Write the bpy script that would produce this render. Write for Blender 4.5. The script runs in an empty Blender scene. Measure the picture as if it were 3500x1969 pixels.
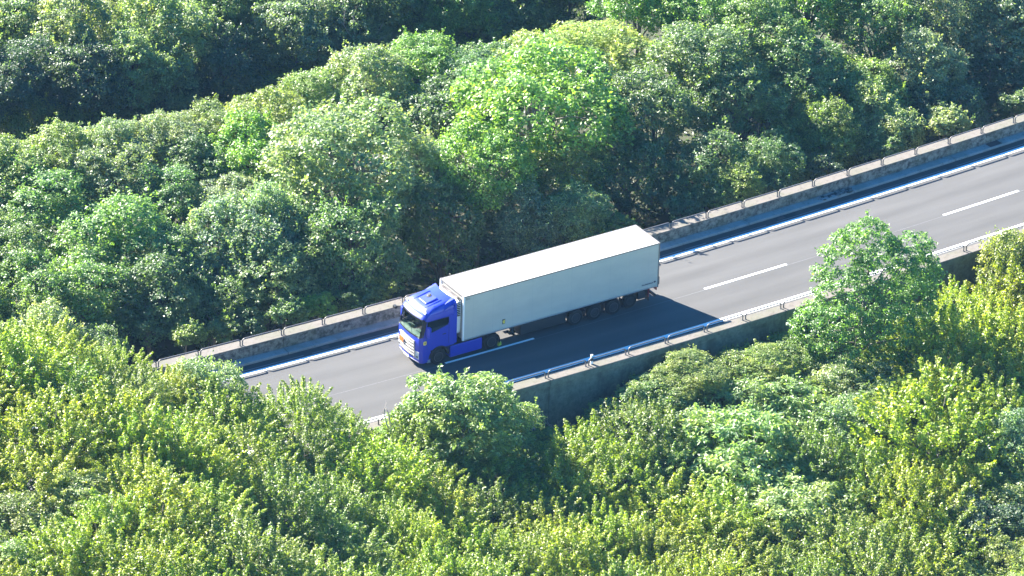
import bpy, math, random
import numpy as np
from mathutils import Vector, Matrix
S = bpy.context.scene
COL = S.collection
R = math.radians

# ---------------------------------------------------------------- camera, sky, sun, exposure
cam_d = bpy.data.cameras.new('camera')
cam = bpy.data.objects.new('camera', cam_d); COL.objects.link(cam)
right = Vector((0.84656404, -0.53165414, 0.02594626))
up = Vector((0.23505213, 0.41712387, 0.87792840))
fwd = Vector((0.47757704, 0.73712383, -0.47808851))
m = Matrix((right, up, -fwd)).transposed().to_4x4()
m.translation = Vector((-132.78043644, -209.96394625, 139.92266124))
cam.matrix_world = m
cam_d.sensor_width = 36.0
cam_d.lens = 36.0 * 16960.444 / 3500.0
cam_d.clip_start = 1.0; cam_d.clip_end = 4000.0
S.camera = cam

SUN = Vector((-0.54, 1.54, 1.0)).normalized()          # direction towards the sun
elev = math.asin(SUN.z); azim = math.atan2(SUN.x, SUN.y)
world = bpy.data.worlds.new('World'); S.world = world; world.use_nodes = True
wn = world.node_tree.nodes; wl = world.node_tree.links
sky = wn.new('ShaderNodeTexSky'); sky.sky_type = 'NISHITA'; sky.sun_disc = False
sky.sun_elevation = elev; sky.sun_rotation = azim
sky.air_density = 1.0; sky.dust_density = 0.2; sky.ozone_density = 5.0
hs = wn.new('ShaderNodeHueSaturation'); hs.inputs['Saturation'].default_value = 1.3
wl.new(sky.outputs[0], hs.inputs['Color']); wl.new(hs.outputs[0], wn['Background'].inputs[0])
wn['Background'].inputs[1].default_value = 0.062
sd = bpy.data.lights.new('sun', 'SUN'); sun = bpy.data.objects.new('sun', sd); COL.objects.link(sun)
sd.energy = 5.0; sd.angle = R(0.53); sd.color = (1.0, 0.95, 0.86)
sun.rotation_euler = SUN.to_track_quat('Z', 'Y').to_euler()
sun.location = (0, 60, 80)
S.view_settings.view_transform = 'Standard'; S.view_settings.look = 'None'
S.view_settings.exposure = 2.72; S.view_settings.gamma = 1.0
S.cycles.max_bounces = 8; S.cycles.diffuse_bounces = 5; S.cycles.glossy_bounces = 2
S.cycles.transmission_bounces = 6; S.cycles.transparent_max_bounces = 6

# ---------------------------------------------------------------- helpers
class MB:
    def __init__(s): s.v = []; s.f = []
    def add(s, vs, fs):
        o = len(s.v); s.v += [tuple(p) for p in vs]; s.f += [tuple(i + o for i in f) for f in fs]; return s
    def box(s, x0, x1, y0, y1, z0, z1):
        return s.add([(x0,y0,z0),(x1,y0,z0),(x1,y1,z0),(x0,y1,z0),(x0,y0,z1),(x1,y0,z1),(x1,y1,z1),(x0,y1,z1)],
                     [(0,3,2,1),(4,5,6,7),(0,1,5,4),(1,2,6,5),(2,3,7,6),(3,0,4,7)])
    def loft(s, rings, closed=True, cap0=True, cap1=True, skip=None):
        n = len(rings[0]); o = len(s.v)
        for r in rings: s.v += [tuple(p) for p in r]
        for a in range(len(rings) - 1):
            for i in range(n if closed else n - 1):
                if skip and skip(a, i): continue
                j = (i + 1) % n
                s.f.append((o + a*n + i, o + a*n + j, o + (a+1)*n + j, o + (a+1)*n + i))
        if cap0: s.f.append(tuple(o + i for i in reversed(range(n))))
        if cap1: s.f.append(tuple(o + (len(rings)-1)*n + i for i in range(n)))
        return s
    def tube(s, pts, rad, n=8, cap=True):
        pts = [Vector(p) for p in pts]; rings = []; ref = Vector((0.13, 0.31, 0.94))
        for k, p in enumerate(pts):
            t = (pts[min(k+1, len(pts)-1)] - pts[max(k-1, 0)]).normalized()
            a = t.cross(ref)
            if a.length < .05: a = t.cross(Vector((1, 0, 0)))
            a.normalize(); b = t.cross(a)
            r = rad[k] if isinstance(rad, (list, tuple)) else rad
            rings.append([p + a*(r*math.cos(2*math.pi*i/n)) + b*(r*math.sin(2*math.pi*i/n)) for i in range(n)])
        return s.loft(rings, True, cap, cap)
    def lathe_y(s, c, prof, n=36):      # profile of (y offset, radius) turned about an axle along y
        rings = [[(c[0] + r*math.cos(2*math.pi*i/n), c[1] + y, c[2] + r*math.sin(2*math.pi*i/n)) for i in range(n)] for y, r in prof]
        return s.loft(rings, True, True, True)
    def prism_y(s, pts, y0, y1):        # polygon of (x, z) extruded along y
        n = len(pts)
        return s.add([(x, y0, z) for x, z in pts] + [(x, y1, z) for x, z in pts],
                     [tuple(range(n)), tuple(reversed(range(n, 2*n)))] + [(i, n+i, n+(i+1) % n, (i+1) % n) for i in range(n)])

def link(name, me, mat, parent=None):
    o = bpy.data.objects.new(name, me); COL.objects.link(o)
    if mat and not me.materials: me.materials.append(mat)
    if parent is not None: o.parent = parent
    return o
def world_loc(o):
    v = Vector((0, 0, 0))
    while o is not None: v += o.location; o = o.parent
    return v
def obj(name, mb, mat, parent=None, smooth=False, bevel=0.0, origin=None):
    """mesh given in world coordinates; local to the parent's or to the given origin"""
    off = world_loc(parent) if parent is not None else Vector(origin or (0, 0, 0))
    me = bpy.data.meshes.new(name)
    me.from_pydata([tuple(Vector(p) - off) for p in mb.v], [], mb.f)
    import bmesh
    b = bmesh.new(); b.from_mesh(me); bmesh.ops.recalc_face_normals(b, faces=b.faces); b.to_mesh(me); b.free()
    if smooth:
        me.polygons.foreach_set('use_smooth', [True]*len(me.polygons))
        try: me.set_sharp_from_angle(angle=R(38))
        except Exception: pass
    o = link(name, me, mat, parent)
    if parent is None and origin: o.location = origin
    if bevel:
        bv = o.modifiers.new('bevel', 'BEVEL'); bv.width = bevel; bv.segments = 2; bv.limit_method = 'ANGLE'; bv.angle_limit = R(40)
    return o
def tag(o, label, cat, group=None):
    o['label'] = label; o['category'] = cat
    if group: o['group'] = group
    return o
def thing(name, loc, label, cat, group=None):
    e = bpy.data.objects.new(name, None); COL.objects.link(e); e.location = loc; e.empty_display_size = .3
    return tag(e, label, cat, group)
def structure(o, kind='structure'): o['kind'] = kind; return o

# ---------------------------------------------------------------- materials
def mat(name, col, rough=.6, metal=0.0, spec=.5, coat=0.0):
    m_ = bpy.data.materials.new(name); m_.use_nodes = True
    b = m_.node_tree.nodes['Principled BSDF']
    b.inputs['Base Color'].default_value = (*col, 1); b.inputs['Roughness'].default_value = rough
    b.inputs['Metallic'].default_value = metal; b.inputs['Specular IOR Level'].default_value = spec
    b.inputs['Coat Weight'].default_value = coat; b.inputs['Coat Roughness'].default_value = .06
    return m_
class NT:
    def __init__(s, m_): s.m = m_; s.n = m_.node_tree.nodes; s.l = m_.node_tree.links; s.b = s.n['Principled BSDF']
    def noise(s, vec, scale, detail=5, rough=.6):
        t = s.n.new('ShaderNodeTexNoise'); t.inputs['Scale'].default_value = scale
        t.inputs['Detail'].default_value = detail; t.inputs['Roughness'].default_value = rough
        if vec is not None: s.l.new(vec, t.inputs['Vector'])
        return t.outputs['Fac']
    def ramp(s, fac, stops):
        r = s.n.new('ShaderNodeValToRGB'); s.l.new(fac, r.inputs[0]); e = r.color_ramp.elements
        while len(e) < len(stops): e.new(.5)
        for k, (p, c) in enumerate(stops):
            e[k].position = p; e[k].color = (*c, 1) if isinstance(c, tuple) else (c, c, c, 1)
        return r.outputs[0]
    def mix(s, a, b, fac, mode='MIX'):
        x = s.n.new('ShaderNodeMix'); x.data_type = 'RGBA'; x.blend_type = mode; x.clamp_factor = True
        for sock, v in ((x.inputs['Factor'], fac), (x.inputs['A'], a), (x.inputs['B'], b)):
            if isinstance(v, (int, float)): sock.default_value = v
            elif isinstance(v, tuple): sock.default_value = (*v, 1)
            else: s.l.new(v, sock)
        return x.outputs['Result']
    def math(s, op, a, b=0.0, c=None):
        x = s.n.new('ShaderNodeMath'); x.operation = op
        for i, v in enumerate((a, b) if c is None else (a, b, c)):
            if isinstance(v, (int, float)): x.inputs[i].default_value = v
            else: s.l.new(v, x.inputs[i])
        return x.outputs[0]
    def geo(s): return s.n.new('ShaderNodeNewGeometry').outputs['Position']
    def obj(s): return s.n.new('ShaderNodeTexCoord').outputs['Object']
    def uv(s): return s.n.new('ShaderNodeTexCoord').outputs['UV']
    def map(s, vec, sc):
        x = s.n.new('ShaderNodeMapping'); s.l.new(vec, x.inputs[0]); x.inputs['Scale'].default_value = sc; return x.outputs[0]
    def sep(s, vec):
        x = s.n.new('ShaderNodeSeparateXYZ'); s.l.new(vec, x.inputs[0]); return x.outputs
    def color(s, c): s.l.new(c, s.b.inputs['Base Color'])
    def bump(s, h, strength=.4, dist=.02):
        x = s.n.new('ShaderNodeBump'); x.inputs['Strength'].default_value = strength; x.inputs['Distance'].default_value = dist
        s.l.new(h, x.inputs['Height']); s.l.new(x.outputs[0], s.b.inputs['Normal'])

def concrete(name, base, dark, stain_lo=.42, stain_hi=.62, streak=0.0, green=(.10,.115,.06)):
    m_ = mat(name, base, .9, spec=.25); t = NT(m_); p = t.geo()
    big = t.noise(p, .55, 6, .65); mid = t.noise(p, 3.2, 8, .72); fine = t.noise(p, 38, 3, .6)
    c = t.mix(base, dark, t.ramp(mid, [(stain_lo, 0.0), (stain_hi, 1.0)]))
    c = t.mix(c, green, t.math('MULTIPLY', t.ramp(big, [(.45, 0.0), (.7, 1.0)]), .45))
    if streak:
        st = t.noise(t.map(p, (.55, .55, .10)), 1.0, 6, .7)
        c = t.mix(c, (.022, .028, .022), t.math('MULTIPLY', t.ramp(st, [(.46, 0.0), (.66, 1.0)]), streak))
        pale = t.noise(t.map(p, (1.3, 1.3, .35)), 1.7, 6, .7)
        c = t.mix(c, (.30, .33, .30), t.math('MULTIPLY', t.ramp(pale, [(.66, 0.0), (.74, 1.0)]), .55))
    c = t.mix(c, t.ramp(fine, [(.25, .72), (.75, 1.12)]), 1.0, 'MULTIPLY')
    t.color(c); t.bump(mid, .5, .03)
    return m_
M = {}
M['cap'] = concrete('weathered_concrete', (.165, .146, .128), (.10, .087, .075), .50, .72)
M['wall'] = concrete('lichen_stained_concrete', (.30, .285, .24), (.07, .068, .058), .40, .60)
M['face'] = concrete('dark_retaining_concrete', (.23, .245, .19), (.12, .13, .10), .40, .64, .55)
M['coping'] = concrete('mossy_coping_concrete', (.20, .22, .175), (.10, .115, .085), .42, .65)
M['kerb'] = concrete('kerb_concrete', (.34, .335, .32), (.17, .165, .155), .55, .72)
M['patch'] = concrete('broken_concrete', (.30, .30, .29), (.06, .06, .06), .42, .52)
M['steel'] = mat('galvanised_rail', (.15, .14, .135), .55, .3)
M['rust'] = mat('rusty_grate', (.085, .06, .055), .8)
M['black'] = mat('black_plastic', (.012, .012, .014), .55)
M['rubber'] = mat('tyre_rubber', (.014, .014, .015), .8, spec=.3)
M['chassis'] = mat('dark_chassis', (.018, .019, .022), .6)
M['rim'] = mat('dark_rim', (.03, .032, .036), .4, .3)
M['alu'] = mat('bright_metal', (.55, .56, .57), .32, .75)
M['silver'] = mat('silver_trim', (.60, .57, .52), .4, .35)
M['trim'] = mat('beige_aluminium', (.22, .195, .175), .5, .2)
M['blue'] = mat('blue_paint', (.014, .036, .40), .42, coat=.25)
M['white'] = mat('white_paint', (.80, .81, .80), .45)
M['post'] = mat('white_post', (.80, .80, .78), .5)
M['orange'] = mat('orange_plate', (.85, .13, .015), .5)
M['yellow'] = mat('yellow_label', (.75, .58, .10), .5)
M['chock'] = mat('yellow_chock', (.62, .60, .06), .5)
M['red'] = mat('red_lens', (.35, .015, .02), .3)
M['lamp'] = mat('lamp_glass', (.55, .58, .60), .15)
M['seat'] = mat('cab_upholstery', (.10, .105, .105), .8)
M['dash'] = mat('pale_dashboard', (.15, .175, .155), .7)
M['sideglass'] = mat('dark_side_glass', (.006, .010, .012), .06, spec=.6)
M['ink'] = mat('dark_ink', (.02, .03, .06), .6)

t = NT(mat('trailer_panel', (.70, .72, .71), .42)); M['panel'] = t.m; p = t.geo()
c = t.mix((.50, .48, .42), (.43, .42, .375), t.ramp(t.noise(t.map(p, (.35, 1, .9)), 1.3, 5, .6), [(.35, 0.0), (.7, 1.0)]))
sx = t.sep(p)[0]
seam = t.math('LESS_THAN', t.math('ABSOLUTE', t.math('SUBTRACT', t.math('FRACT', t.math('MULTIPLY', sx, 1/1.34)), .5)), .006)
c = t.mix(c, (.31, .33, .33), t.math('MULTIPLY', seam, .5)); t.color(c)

wg = bpy.data.materials.new('windscreen_glass'); wg.use_nodes = True; n_ = wg.node_tree.nodes; l_ = wg.node_tree.links
tr = n_.new('ShaderNodeBsdfTransparent'); tr.inputs[0].default_value = (.62, .74, .68, 1)
gl = n_.new('ShaderNodeBsdfGlossy'); gl.inputs['Roughness'].default_value = .04
mx = n_.new('ShaderNodeMixShader'); mx.inputs[0].default_value = .16
l_.new(tr.outputs[0], mx.inputs[1]); l_.new(gl.outputs[0], mx.inputs[2]); l_.new(mx.outputs[0], n_['Material Output'].inputs[0])
M['glass'] = wg

# asphalt: fine grain, patches and tyre-polished bands that follow the lanes
t = NT(mat('worn_asphalt', (.16, .155, .165), .88, spec=.3)); M['asphalt'] = t.m
uv = t.uv(); s_, nlat = t.sep(uv)[0], t.sep(uv)[1]
wob = t.math('MULTIPLY', t.math('SUBTRACT', t.noise(t.map(uv, (.12, .5, 1)), 1.0, 3), .5), .7)
lat = t.math('ADD', nlat, wob)
f01 = t.math('MULTIPLY', t.math('ADD', lat, 6.0), 1/12.0)
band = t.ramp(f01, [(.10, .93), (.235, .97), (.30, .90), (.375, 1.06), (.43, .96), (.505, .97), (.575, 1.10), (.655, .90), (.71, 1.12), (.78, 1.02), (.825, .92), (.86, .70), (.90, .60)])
blot = t.noise(t.map(uv, (.12, .9, 1)), 1.1, 5, .6)
fine = t.noise(t.map(uv, (1, 1, 1)), 55, 4, .8)
c = t.mix((.089, .086, .083), (.072, .070, .068), t.ramp(blot, [(.3, 0.0), (.7, 1.0)]))
c = t.mix(c, band, 1.0, 'MULTIPLY')
c = t.mix(c, t.ramp(fine, [(.25, .74), (.75, 1.22)]), 1.0, 'MULTIPLY')
t.color(c); t.bump(fine, .35, .01)
t = NT(mat('road_paint', (.78, .78, .77), .7)); M['paint'] = t.m; p = t.geo()
t.color(t.mix((.80, .80, .79), (.55, .54, .53), t.ramp(t.noise(p, 9, 6, .7), [(.52, 0.0), (.8, .7)])))
t = NT(mat('faded_paint', (.19, .19, .195), .8)); M['faded'] = t.m
t = NT(mat('forest_soil', (.05, .045, .03), .95)); M['soil'] = t.m; p = t.geo()
t.color(t.mix((.055, .05, .03), (.03, .045, .016), t.ramp(t.noise(p, .8, 8, .7), [(.35, 0.0), (.65, 1.0)])))

def leaf_mat(name, rough, trans, gain=1.0):
    m_ = bpy.data.materials.new(name); m_.use_nodes = True; t = NT(m_)
    oi = t.n.new('ShaderNodeObjectInfo'); g = t.n.new('ShaderNodeNewGeometry'); rnd = g.outputs['Random Per Island']
    v = t.ramp(rnd, [(0.0, (.55, .62, .6)), (.5, (.95, .98, .9)), (.86, (1.2, 1.2, 1.0)), (1.0, (1.55, 1.5, 1.3))])
    c = t.mix(oi.outputs['Color'], v, 1.0, 'MULTIPLY')
    pat = t.noise(t.obj(), .55, 3, .6)
    c = t.mix(c, t.ramp(pat, [(.30, (.74, .86, .95)), (.5, (1.0, 1.0, 1.0)), (.70, (1.22, 1.08, .85))]), 1.0, 'MULTIPLY')
    t.color(c); t.b.inputs['Roughness'].default_value = rough; t.b.inputs['Specular IOR Level'].default_value = 1.0
    tl = t.n.new('ShaderNodeBsdfTranslucent')
    t.l.new(t.mix(c, (1.35, 1.5, .55), 1.0, 'MULTIPLY'), tl.inputs[0])
    mx = t.n.new('ShaderNodeMixShader'); mx.inputs[0].default_value = trans
    t.l.new(t.b.outputs[0], mx.inputs[1]); t.l.new(tl.outputs[0], mx.inputs[2])
    t.l.new(mx.outputs[0], t.n['Material Output'].inputs[0])
    return m_
M['leaf'] = leaf_mat('tree_leaves', .47, .52)
t = NT(mat('bark', (.10, .085, .07), .9)); M['bark'] = t.m; p = t.obj()
t.color(t.mix((.24, .21, .175), (.10, .09, .07), t.noise(t.map(p, (5, 5, 1)), 2, 6, .7)))
M['deadwood'] = mat('bleached_wood', (.36, .31, .27), .8)

# ---------------------------------------------------------------- road alignment: a gentle left-hand curve
KAP, X0 = 0.0017418752880663333, 5.73274
def P(s, n, z=0.0):
    th = KAP*(s - X0)
    return (X0 + math.sin(th)/KAP - n*math.sin(th), (1 - math.cos(th))/KAP + n*math.cos(th), z)
def heading(s): return KAP*(s - X0)
def to_sn(x, y):
    cx, cy = X0, 1/KAP
    return math.atan2(x - cx, cy - y)/KAP + X0, 1/KAP - math.hypot(x - cx, y - cy)
def strip(mb, s0, s1, prof, step=1.35, closed=True):   # profile of (n, z) swept along the road
    k = max(1, int(round((s1 - s0)/step)))
    return mb.loft([[P(s0 + (s1 - s0)*i/k, n, z) for n, z in prof] for i in range(k + 1)], closed, closed, closed)
SA, SB = -140.0, 200.0

# carriageway with lateral coordinates as UV
ns = [-4.93, -3.8, -2.5, -1.2, 0, 1.2, 2.4, 3.6, 4.4, 5.16]; ss = np.arange(SA, SB + .1, 2.0)
mb = MB(); mb.v = [P(s, n) for s in ss for n in ns]; w_ = len(ns)
mb.f = [(i*w_+j, (i+1)*w_+j, (i+1)*w_+j+1, i*w_+j+1) for i in range(len(ss)-1) for j in range(w_-1)]
me = bpy.data.meshes.new('road'); me.from_pydata(mb.v, [], mb.f); uvl = me.uv_layers.new(name='lane')
cu = [(s, n) for s in ss for n in ns]
uvl.data.foreach_set('uv', [c for l in me.loops for c in cu[l.vertex_index]])
structure(link('road', me, M['asphalt']))

mk = MB()
def quad_strip(mb, s0, s1, n0, n1, z, step=1.5):
    k = max(1, int((s1 - s0)/step)); o = len(mb.v)
    for i in range(k+1):
        s = s0 + (s1 - s0)*i/k; mb.v += [P(s, n0, z), P(s, n1, z)]
    mb.f += [(o+2*i, o+2*i+2, o+2*i+3, o+2*i+1) for i in range(k)]
quad_strip(mk, SA, SB, 4.09, 4.43, .005)
quad_strip(mk, SA, SB, -3.80, -3.46, .005)
for k in range(-8, 12): quad_strip(mk, -1.149 + 18*k, 4.86 + 18*k, -.11, .06, .005)
structure(obj('road_markings', mk, M['paint']))
fd = MB(); rng = random.Random(3); s = SA
while s < SB:
    L_ = rng.uniform(.8, 3.4) if s > 9 else rng.uniform(3, 9)
    quad_strip(fd, s, s + L_, 4.60, 4.635 + rng.uniform(0, .02), .006, .6); s += L_ + rng.uniform(.1, .9)
quad_strip(fd, SA, SB, -.150, -.132, .004)
structure(obj('faded_line', fd, M['faded']))

# kerb with a narrow concrete walkway
PER = 2.70697; SF = -16.70805; SN = 2.38285
kb = MB()
for k in range(-46, 78, 3):
    a, b = SF + PER*(k+1) + .03, SF + PER*(k+4) - .03
    strip(kb, a, b, [(5.14, -.3), (5.14, .13), (5.18, .15), (5.72, .17), (5.72, -.3)])
structure(obj('kerb', kb, M['kerb']))

# ---------------------------------------------------------------- terrain
def interp(x, pts): return float(np.interp(x, [a for a, _ in pts], [b for _, b in pts]))
GP = [(-420,-70),(-120,-30),(-60,-17),(-25,-9.5),(-12,-7.5),(-5.60,-6.8),(-5.55,-1.2),(6.30,-1.2),(6.36,-4.6),(11,-5),(20,-4),(30,-3.2),(35,-5.5),(41,-9),(48,-8.5),(58,-6),(90,4),(140,26),(420,80)]
ZC = [(-60,14),(-34,13),(-30,11.9),(-26,10),(-23,7.9),(-20.5,6.4),(-18,4.5),(-15,3.2),(-12,1.6),(-8.5,.4),(-4,-.6),(2,-1.8),(14,-1.8),(24,-.9),(34,-.6),(60,0)]
def ground(x, y):
    s, n = to_sn(x, y)
    z = interp(n, GP)
    if n < -5.6: z += max(0, interp(s, ZC) + 1.8)*min(1, (-5.6 - n)/6)
    return z + (0.5*math.sin(x*.19 + y*.07) + .35*math.sin(y*.31 - x*.11) if (n < -7 or n > 8) else 0)
gs = np.concatenate([np.arange(-420, -60, 24), np.arange(-60, 90, 3), np.arange(90, 460, 24)])
gn = [-420,-300,-200,-120,-90,-70,-60,-50,-42,-36,-30,-25,-20,-16,-12,-9,-7,-5.60,-5.55,6.30,6.36,8,11,14,17,20,23,26,29,32,35,38,42,46,52,60,70,90,140,250,420]
tb = MB()
for s in gs:
    for n in gn:
        q = P(s, n); tb.v.append((q[0], q[1], ground(q[0], q[1]) if abs(n + 5.575) > .03 and abs(n - 6.33) > .04 else interp(n, GP)))
w_ = len(gn); tb.f = [(i*w_+j, (i+1)*w_+j, (i+1)*w_+j+1, i*w_+j+1) for i in range(len(gs)-1) for j in range(w_-1)]
structure(obj('ground', tb, M['soil'], smooth=True))

# ---------------------------------------------------------------- parapets, rails, retaining wall
fw = thing('parapet_wall', P(10, 6.05, -4), 'long lichen-stained concrete parapet along the far side of the road', 'wall')
for k in range(-46, 78, 3):
    a, b = SF + PER*(k+1) + .015, SF + PER*(k+4) - .015
    body = strip(MB(), a, b, [(5.72, -.4), (5.72, .14), (5.69, .895), (6.40, .895), (6.42, -.4)])
    obj('wall_panel', body, M['wall'], fw)
    obj('coping', strip(MB(), a, b, [(5.66, .897), (5.66, .915), (5.68, .932), (6.40, .932), (6.43, .915), (6.43, .897)]), M['cap'], fw)
obj('retaining_face', strip(MB(), SA, SB, [(6.10, -7), (6.10, -.41), (6.40, -.41), (6.40, -7)], 3), M['face'], fw)

nw = thing('retaining_wall', P(10, -5.3, -7), 'tall dark retaining wall with pale coping on the near side of the road', 'wall')
for k in range(-54, 66, 3):
    a, b = SN + PER*k + .012, SN + PER*(k+3) - .012
    obj('coping', strip(MB(), a, b, [(-4.95, .30), (-4.95, .685), (-4.97, .70), (-5.66, .70), (-5.69, .685), (-5.69, .32), (-5.60, .32), (-5.60, .30)]), M['cap'], nw)
    obj('coping_face', strip(MB(), a, b, [(-5.692, .325), (-5.692, .665), (-5.702, .665), (-5.702, .325)]), M['coping'], nw)
    obj('wall_panel', strip(MB(), a, b, [(-4.96, -.5), (-4.96, .30), (-5.60, .30), (-5.62, -9.5), (-5.0, -9.5)]), M['face'], nw)

def hoop(L_, h=.42, r=.040, br=.17):
    pts = [(-L_/2, 0, -.01)]
    for i in range(7):
        a = math.pi - i*math.pi/12; pts.append((-L_/2 + br + br*math.cos(a), 0, h - br + br*math.sin(a)))
    for i in range(7):
        a = math.pi/2 - i*math.pi/12; pts.append((L_/2 - br + br*math.cos(a), 0, h - br + br*math.sin(a)))
    pts.append((L_/2, 0, -.01))
    return MB().tube(pts, r, 8)
hm = hoop(2.53)
for x in (-1.265, 1.265): hm.box(x-.06, x+.06, -.06, .06, 0.0, .012)
proto = obj('guard_rail', hm, M['steel'], smooth=True)
first = True
ORD = ['first','second','third','fourth','fifth','sixth','seventh','eighth','ninth','tenth','eleventh','twelfth','thirteenth']
def add_rail(s, n, z, label, group):
    global first
    o = proto if first else proto.copy()
    if not first: COL.objects.link(o)
    first = False
    o.location = P(s, n, z); o.rotation_euler = (0, 0, heading(s)); tag(o, label, 'railing', group)
for k in range(-8, 30):
    if k < -1: lb = 'steel hoop rail on the far parapet, among trees beyond the left end'
    elif k <= 5: lb = f'steel hoop rail on far parapet left of the cab, {ORD[5-k]} from the cab'
    elif k <= 11: lb = 'steel hoop rail on the far parapet, hidden behind the lorry'
    elif k <= 23: lb = f'steel hoop rail on far parapet right of trailer, {ORD[k-12]} from the trailer'
    else: lb = 'steel hoop rail on the far parapet beyond the right end'
    add_rail(SF + PER*(k+.5), 5.859, .932, lb, 'hoop rails on the far parapet')
for k in range(-12, 20):
    if k < -1: lb = 'steel hoop rail on the near wall, among foliage left of the shadow'
    elif k <= 6: lb = f'steel hoop rail on near wall coping, {ORD[k+1]} from the left tree'
    elif k <= 10: lb = 'steel hoop rail on the near wall, hidden behind the leafy tree'
    else: lb = 'steel hoop rail on the near wall right of the leafy tree'
    add_rail(SN + PER*(k+.5), -5.30, .70, lb, 'hoop rails on the near wall')

# marker post, grates, broken kerb
mp = thing('marker_post', P(5.44, -5.22, .70), 'small white marker post with black band on the near coping', 'post')
x, y, _ = P(5.44, -5.22)
ring_ = lambda z: [(x+.07*a, y+.05*b, z) for a, b in ((-1,-1),(1,-1),(1,1),(-1,1))]
obj('post', MB().loft([ring_(.70), ring_(.90)], True), M['post'], mp, bevel=.012)
obj('post_cap', MB().loft([ring_(1.05), ring_(1.30)], True), M['post'], mp, bevel=.012)
obj('band', MB().box(x-.072, x+.072, y-.052, y+.052, .90, 1.05), M['black'], mp)
def grate(s, n, ls, ln, z, label, bars):
    g = MB(); x, y, _ = P(s, n)
    def bx(a0, a1, b0, b1, h):
        g.add([P(s+a, n+b, z+zz) for zz in (0, h) for a, b in ((a0,b0),(a1,b0),(a1,b1),(a0,b1))], [(0,3,2,1),(4,5,6,7),(0,1,5,4),(1,2,6,5),(2,3,7,6),(3,0,4,7)])
    bx(-ls/2, ls/2, -ln/2, ln/2, .004)
    for i in range(bars):
        a = -ls/2 + (i+.5)*ls/bars; bx(a-ls/bars*.28, a+ls/bars*.28, -ln/2+.03, ln/2-.03, .016)
    return tag(obj('drain_grate', g, M['rust'], origin=(x, y, z)), label, 'grate', 'drain grates along the far kerb')
grate(43.55, 5.44, .98, .50, .176, 'large rusty square grate set in the far kerb walkway', 9)
grate(26.15, 4.90, .55, .26, .006, 'small dark gutter grate in the shaded shoulder right of the trailer', 6)
grate(-6.30, 4.88, .50, .26, .006, 'small dark gutter grate in the shaded shoulder left of the cab', 6)
pt = MB(); rng = random.Random(5)
for i in range(26):
    s, n = rng.uniform(29.4, 31.9), rng.uniform(5.16, 5.62); a = rng.uniform(0, 3); r = rng.uniform(.06, .2)
    pt.add([P(s + r*1.6*math.cos(a+q), n + .6*r*math.sin(a+q), .165 + h) for h in (0, .03 + rng.uniform(0, .03)) for q in (0, 1.7, 3.0, 4.9)], [(3,2,1,0),(4,5,6,7),(0,1,5,4),(1,2,6,5),(2,3,7,6),(3,0,4,7)])
structure(obj('broken_kerb_patch', pt, M['patch']))

# ---------------------------------------------------------------- the tractor unit
CY = 1.30
tk = thing('tractor_unit', (-.6, CY, 0), 'bright blue lorry tractor with sleeper cab and orange hazard plate on its grille', 'lorry')
def fxz(z): return interp(z, [(.3,-2.86),(.45,-2.93),(1.1,-2.97),(1.75,-2.98),(2.05,-2.94),(3.02,-2.68),(3.12,-2.66),(3.32,-2.56),(3.50,-2.38),(3.60,-2.18),(3.65,-1.95)])
def hwz(z): return interp(z, [(.3,1.20),(.5,1.245),(3.0,1.235),(3.2,1.22),(3.40,1.17),(3.52,1.09),(3.60,.98),(3.65,.84)])
def front_x(y, z): return fxz(z) + .17*((y - CY)/1.25)**2
def outline(z, rx, lift=0.0, crx=.20, nf=12):
    hw, pts = hwz(z), []
    xs = fxz(z) + .17 + crx                       # where the flank begins behind the rounded corner
    side = [rx + (xs - rx)*i/8 for i in range(9)]
    pts += [(x, CY - hw) for x in side]
    yc = hw - .14
    for i in range(1, 5):
        a = i/5*math.pi/2; pts.append((xs - crx*math.sin(a)*.93 , CY - hw + .14*(1 - math.cos(a))))
    for i in range(nf+1):
        y = CY - yc + 2*yc*i/nf; pts.append((front_x(y, z) + .0, y))
    for i in range(4, 0, -1):
        a = i/5*math.pi/2; pts.append((xs - crx*math.sin(a)*.93, CY + hw - .14*(1 - math.cos(a))))
    pts += [(x, CY + hw) for x in reversed(side)]
    return [(x, y, z + lift*max(0, (x - fxz(z))/(rx - fxz(z)))) for x, y in pts]
NO = len(outline(1.1, -.5))
lev = [1.08, 1.4, 1.75, 1.95, 2.06, 2.3, 2.6, 2.85, 3.0, 3.12, 3.22, 3.32, 3.42, 3.50, 3.56, 3.60, 3.65]
rings = [outline(z, -.55, .26*max(0, (z - 3.1)/.55)) for z in lev]
glass_i = set(range(12, 12 + 14))
def is_glass(a, i): return i in glass_i and 2.05 < lev[a] < 2.95
obj('cab_body', MB().loft(rings, True, True, True, skip=is_glass), M['blue'], tk, smooth=True)
gl_ = MB(); n = NO
for a in range(len(lev)-1):
    for i in glass_i:
        if is_glass(a, i): gl_.add([rings[a][i], rings[a][i+1], rings[a+1][i+1], rings[a+1][i]], [(0,1,2,3)])
obj('windscreen', gl_, M['glass'], tk, smooth=True)
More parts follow.
